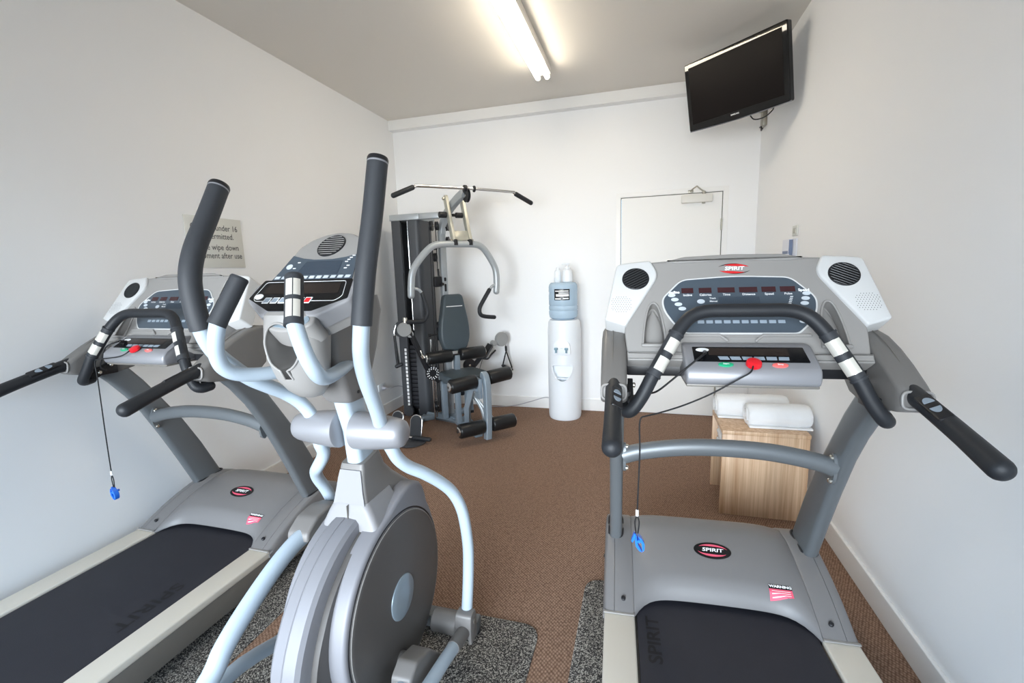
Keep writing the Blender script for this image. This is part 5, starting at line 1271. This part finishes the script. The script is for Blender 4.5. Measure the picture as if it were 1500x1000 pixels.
# pulleys and cables
def pulley(c, r, w, ax, m=BLACK, name='pulley', par=None):
    bm = new(); lathe(bm, [(-w/2, r*0.75), (-w/2, r), (-w*0.25, r), (0, r*0.86), (w*0.25, r), (w/2, r), (w/2, r*0.75)], c, ax, 28); p = obj(name, bm, m, par or gy)
    bm = new(); cyl(bm, Vector(c)-Vector(ax).normalized()*(w*0.7), Vector(c)+Vector(ax).normalized()*(w*0.7), r*0.18, 12, bev=0.002); obj('axle_bolt', bm, BOLT, p); return p
for (x, y, z, r) in ((-0.115, -0.01, 1.835, 0.045), (-0.068, -0.02, 1.835, 0.040), (-0.085, 0.0, 1.660, 0.040), (-0.090, 0.0, 1.555, 0.040), (0.03, -0.03, 1.70, 0.040), (0.03, -0.03, 1.83, 0.040), (-0.10, -0.02, 0.92, 0.045), (-0.10, -0.02, 0.83, 0.045), (-0.16, -0.02, 0.16, 0.050), (0.02, -0.50, 2.035, 0.055)):
    pulley((x, y, z), r, 0.022, (0.8, -0.6, 0) if z < 2 else X)
bm = new(); box(bm, -0.125, -0.055, -0.045, 0.005, 1.285, 1.38, 0.008); cyl(bm, (-0.075, -0.02, 1.375), (-0.078, -0.02, 1.45), 0.010, 10); cyl(bm, (-0.06, -0.04, 1.31), (-0.06, -0.075, 1.31), 0.014, 12); obj('cable_carriage', bm, BLACK, gy)
bm = new(); box(bm, -0.125, -0.095, -0.035, -0.005, 0.79, 0.96, 0.006); box(bm, -0.127, -0.100, -0.03, -0.01, 0.10, 0.30, 0.004); obj('pulley_bracket', bm, BLACK, gy)
for pts in ([(-0.145, 0.0, 0.16), (-0.135, 0.0, 1.83)], [(-0.120, -0.015, 0.92), (-0.117, -0.01, 1.66)], [(-0.08, -0.02, 1.83), (-0.082, -0.02, 1.45)], [(-0.125, -0.02, 0.16), (-0.122, -0.02, 0.83)], [(-0.075, -0.02, 0.83), (-0.075, -0.02, 0.2)]):
    bm = new(); tube(bm, pts, 0.0045, 8, 0, cap='flat'); obj('steel_cable', bm, CABLE, gy)
bm = new(); cyl(bm, (-0.172, 0.02, 0.02), (-0.172, 0.02, 0.80), 0.010, 12); cyl(bm, (-0.150, 0.02, 0.02), (-0.150, 0.02, 0.70), 0.008, 12); obj('chrome_guide', bm, CHROME, gy)
# low cable arms either side
def bar(bm, a, b, wx, wz):
    tube(bm, [a, b], 1.0, 4, 0, cap='flat', oval=(wx*0.7071*2, wz*0.7071*2))
bm = new(); tube(bm, [(0.03, -0.04, 0.40), (0.20, -0.05, 0.475), (0.325, -0.05, 0.600), (0.345, -0.05, 0.620)], 0.024, 12, 0, cap='flat'); ca = obj('cable_arm', bm, BLACK, gy)
bm = new(); tube(bm, [(0.325, -0.05, 0.570), (0.42, -0.05, 0.690)], 0.038, 4, 0, cap='flat', ref=(0, 1, 0)); obj('arm_sleeve', bm, BLACK, ca)
bm = new(); lathe(bm, [(-0.022, 0.05), (-0.022, 0.068), (-0.014, 0.072), (0.014, 0.072), (0.022, 0.068), (0.022, 0.05)], (0.545, -0.05, 0.735), (0.15, -1, 0), 30); lathe(bm, [(-0.021, 0.028), (0.021, 0.028)], (0.455, -0.05, 0.705), (0.15, -1, 0), 24); obj('pulley_housing', bm, PULLG, ca)
bm = new(); tube(bm, [(0.33, -0.06, 0.565), (0.375, -0.07, 0.560), (0.41, -0.08, 0.60), (0.455, -0.08, 0.635)], 0.009, 10, 6); obj('release_lever', bm, BLACK, ca)
pulley((0.175, -0.06, 0.52), 0.062, 0.024, Y, BLACK, 'pulley', gy)
bm = new(); tube(bm, [(0.335, -0.04, 0.57), (0.26, -0.03, 0.36)], 0.003, 6, 0); obj('steel_cable', bm, CABLE, gy)
bm = new(); tube(bm, [(-0.16, -0.10, 0.420), (-0.27, -0.10, 0.560), (-0.355, -0.10, 0.78), (-0.405, -0.10, 0.905)], 0.026, 12, 0, cap='flat'); cb_ = obj('cable_arm', bm, BLACK, gy)
bm = new(); lathe(bm, [(-0.022, 0.045), (-0.022, 0.060), (-0.014, 0.064), (0.014, 0.064), (0.022, 0.060), (0.022, 0.045)], (-0.455, -0.10, 0.93), (-0.3, -1, 0), 28); lathe(bm, [(-0.020, 0.030), (0.020, 0.030)], (-0.405, -0.10, 0.885), (-0.3, -1, 0), 24); obj('pulley_housing', bm, PULLG, cb_)
bm = new(); lathe(bm, [(-0.012, 0.05), (-0.012, 0.074), (0.012, 0.074), (0.012, 0.05)], (-0.47, -0.09, 0.935), (-0.3, -1, 0), 28); obj('pulley', bm, BLACK, cb_)
bm = new(); cyl(bm, (-0.445, -0.10, 0.985), (-0.440, -0.10, 1.035), 0.020, 12, bev=0.004); obj('arm_pin', bm, BOLT, cb_)
bm = new(); cyl(bm, (-0.32, -0.14, 0.69), (-0.305, -0.14, 0.66), 0.016, 12, bev=0.003); tube(bm, [(-0.33, -0.135, 0.73), (-0.315, -0.14, 0.68)], 0.006, 8, 0); obj('adjust_pin', bm, BOLT, cb_)
bm = new(); lathe(bm, [(-0.010, 0.02), (-0.010, 0.066), (0.010, 0.066), (0.010, 0.02)], (-0.225, -0.12, 0.508), (0.0, -1, 0), 32); sd = obj('selector_disc', bm, BLACK, gy)
bm = new()
for ring, rr, cnt in ((0, 0.054, 14), (1, 0.040, 11)):
    for k in range(cnt):
        a = 2*PI*k/cnt + ring*0.2; prism(bm, ellipse(-0.225+rr*math.cos(a), 0.508+rr*math.sin(a), 0.0055, 0.0055, 8), (0, -0.12, 0), X, Z, 0.010, 0.0112)
obj('selector_holes', bm, WHITEP, sd, False)
bm = new(); box(bm, -0.21, -0.01, -0.105, -0.05, 0.435, 0.465, 0.004); cyl(bm, (-0.17, -0.11, 0.45), (-0.12, -0.11, 0.45), 0.022, 12, bev=0.004); obj('selector_bracket', bm, GYMS, gy)
# foot plates at the base of the tower
def footplate(x, y):
    b0 = gw(x, y, 0); up = Vector((0, 0.0, 1)); ax_ = (gw(x+1, y, 0) - b0).normalized(); back = (gw(x, y+0.25, 1) - b0).normalized()
    shp = [(-0.052, 0.0), (0.052, 0.0), (0.052, 0.15)] + [(0.052*math.cos(a), 0.15+0.052*math.sin(a)) for a in [PI*k/10 for k in range(1, 10)]] + [(-0.052, 0.15)]
    bm = new(); prism(bm, shp, b0 + Z*0.022, ax_, back, -0.008, 0.008); fp = obj('foot_plate', bm, RUBBER, gy)
    bm = new(); tube(bm, [b0 + Z*0.022 + ax_*a + back*b for a, b in shp[1:]+[(-0.052, 0.0)]], 0.0075, 10, 0); obj('plate_hoop', bm, CHROME, fp)
footplate(-1.838, 3.335); footplate(-2.055, 3.405)
bm = new(); tube(bm, [gw(-1.945, 3.325, 0.040), gw(-1.84, 3.318, 0.040)], 0.011, 12, 0); fb = obj('foot_bar', bm, CHROME, gy)
bm = new(); tube(bm, [gw(-1.845, 3.318, 0.040), gw(-1.695, 3.308, 0.040)], 0.019, 16, 0); obj('bar_grip', bm, RUBBER, fb)
bm = new(); lathe(bm, [(0.001, 0.11), (0.008, 0.125), (0.016, 0.125), (0.02, 0.11)], gw(-1.86, 3.30, 0), Z, 36); obj('foot_base', bm, SHROUD, gy)
bm = new(); tube(bm, [gw(-1.90, 3.40, 0.025), gw(-2.05, 3.93, 0.025)], 0.020, 10, 0, cap='flat'); obj('foot_strut', bm, GYMB, gy)
bm = new(); lathe(bm, [(-0.012, 0.03), (-0.012, 0.052), (0.012, 0.052), (0.012, 0.03)], gw(-2.20, 3.90, 0.075), gw(-2.20, 2.9, 0)-gw(-2.20, 3.9, 0), 24); obj('tower_wheel', bm, SHROUD, gy)

# lat bar, hung from the boom
lb = tag(empty('lat_pulldown_bar', GO_, GA), 'chrome bar with black drooping grips on top of the home gym', 'pull-down bar')
bm = new(); tube(bm, [(-0.49, -0.56, 2.045), (-0.425, -0.56, 2.071), (-0.40, -0.56, 2.075), (0, -0.56, 2.079), (0.405, -0.56, 2.075), (0.43, -0.56, 2.071), (0.49, -0.56, 2.045)], 0.0125, 16, 5); obj('bar', bm, CHROME, lb)
for s in sides():
    bm = new(); tube(bm, [(s*0.455, -0.56, 2.060), (s*0.607, -0.56, 1.993)], 0.0195, 18, 0); obj('bar_grip', bm, RUBBER, lb)
bm = new(); cyl(bm, (-0.035, -0.56, 2.079), (-0.005, -0.56, 2.079), 0.026, 18, bev=0.004); cyl(bm, (0.055, -0.56, 2.079), (0.068, -0.56, 2.079), 0.026, 18, bev=0.003); tube(bm, [(0.005, -0.56, 2.079), (0.01, -0.52, 2.075), (0.01, -0.48, 2.07)], 0.014, 10, 0); obj('bar_collar', bm, BLACK, lb)
# cable handles
h1 = tag(empty('cable_handle', GO_, GA), 'black triangular cable handle hanging right of the padded seat', 'cable handle', 'cable handles')
bm = new(); cyl(bm, (0.590, -0.03, 0.705), (0.605, -0.03, 0.655), 0.008, 10); tube(bm, [(0.585, -0.03, 0.76), (0.612, -0.03, 0.72), (0.605, -0.03, 0.655)], 0.006, 8, 4); obj('snap_hook', bm, CHROME, h1)
bm = new(); tube(bm, [(0.604, -0.03, 0.655), (0.606, -0.03, 0.605)], 0.012, 8, 0, cap='flat'); tube(bm, [(0.606, -0.03, 0.605), (0.562, -0.03, 0.462)], 0.007, 8, 0); tube(bm, [(0.606, -0.03, 0.605), (0.668, -0.03, 0.425)], 0.007, 8, 0); obj('strap', bm, CABLE, h1)
bm = new(); tube(bm, [(0.562, -0.03, 0.458), (0.665, -0.03, 0.400)], 0.016, 14, 0); obj('handle_grip', bm, RUBBER, h1)
h2 = tag(empty('cable_handle', GO_, GA), 'black cable handle hanging left of the weight tower', 'cable handle', 'cable handles')
bm = new(); tube(bm, [(-0.525, -0.10, 0.98), (-0.545, -0.10, 0.92), (-0.545, -0.10, 0.88)], 0.006, 8, 4); obj('snap_hook', bm, CHROME, h2)
bm = new(); tube(bm, [(-0.545, -0.10, 0.885), (-0.535, -0.10, 0.62)], 0.012, 8, 0, cap='flat'); tube(bm, [(-0.545, -0.115, 0.885), (-0.522, -0.115, 0.62)], 0.006, 8, 0, cap='flat'); obj('strap', bm, CABLE, h2)
bm = new(); tube(bm, [(-0.545, -0.10, 0.61), (-0.505, -0.115, 0.625)], 0.018, 12, 0); obj('handle_grip', bm, RUBBER, h2)

# ------------------------------------------------------------------ light
SKY, LOBE_GAIN, HPOW, HDIR = 3.9, 19.5, 14.0, (-0.02, -1.0, 0.16)
w = bpy.data.worlds.new('world'); scene.world = w; w.use_nodes = True
nt = w.node_tree; L_ = nt.links; bg = nt.nodes['Background']; bg.inputs['Strength'].default_value = 1.0
def mth(op, a, b=None, c=None):
    n = nt.nodes.new('ShaderNodeMath'); n.operation = op
    for i, v in enumerate((a, b, c)):
        if v is None: continue
        if isinstance(v, (int, float)): n.inputs[i].default_value = v
        else: L_.new(v, n.inputs[i])
    return n.outputs[0]
tc = nt.nodes.new('ShaderNodeTexCoord'); sx_ = nt.nodes.new('ShaderNodeSeparateXYZ'); L_.new(tc.outputs['Generated'], sx_.inputs[0])
# sky dome: dim ground, blue sky, and an added lobe brightening the back wall
up = mth('MULTIPLY_ADD', sx_.outputs['Z'], 0.5, 0.5)
rp = nt.nodes.new('ShaderNodeValToRGB'); e = rp.color_ramp.elements
e[0].position = 0.47; e[0].color = (0.16, 0.16, 0.16, 1); e[1].position = 0.53; e[1].color = (0.40, 0.68, 1.0, 1)
L_.new(up, rp.inputs['Fac'])
sky = nt.nodes.new('ShaderNodeVectorMath'); sky.operation = 'SCALE'; sky.inputs['Scale'].default_value = SKY; L_.new(rp.outputs['Color'], sky.inputs[0])
dt = nt.nodes.new('ShaderNodeVectorMath'); dt.operation = 'DOT_PRODUCT'; L_.new(tc.outputs['Generated'], dt.inputs[0]); dt.inputs[1].default_value = Vector(HDIR).normalized()
lobe = mth('MULTIPLY', mth('POWER', mth('MAXIMUM', dt.outputs['Value'], 0.0), HPOW), LOBE_GAIN)
lobe_rgb = nt.nodes.new('ShaderNodeVectorMath'); lobe_rgb.operation = 'SCALE'; lobe_rgb.inputs[0].default_value = (0.92, 0.97, 1.0); L_.new(lobe, lobe_rgb.inputs['Scale'])
ad = nt.nodes.new('ShaderNodeVectorMath'); ad.operation = 'ADD'; L_.new(sky.outputs[0], ad.inputs[0]); L_.new(lobe_rgb.outputs[0], ad.inputs[1])
L_.new(ad.outputs[0], bg.inputs['Color'])
ld = bpy.data.lights.new('window_portal', 'AREA'); ld.shape = 'RECTANGLE'; ld.size = WX1-WX0; ld.size_y = WZ1-WZ0
ld.cycles.is_portal = True
lo = bpy.data.objects.new('window_portal', ld); COL.objects.link(lo)
lo.location = ((WX0+WX1)/2, YF-T-0.01, (WZ0+WZ1)/2); lo.rotation_euler = (math.radians(90), 0, 0)
scene.view_settings.view_transform = 'Standard'; scene.view_settings.look = 'None'
scene.view_settings.gamma = 1; scene.view_settings.exposure = 0.54; scene.view_settings.use_curve_mapping = False
scene.cycles.max_bounces = 10; scene.cycles.diffuse_bounces = 6
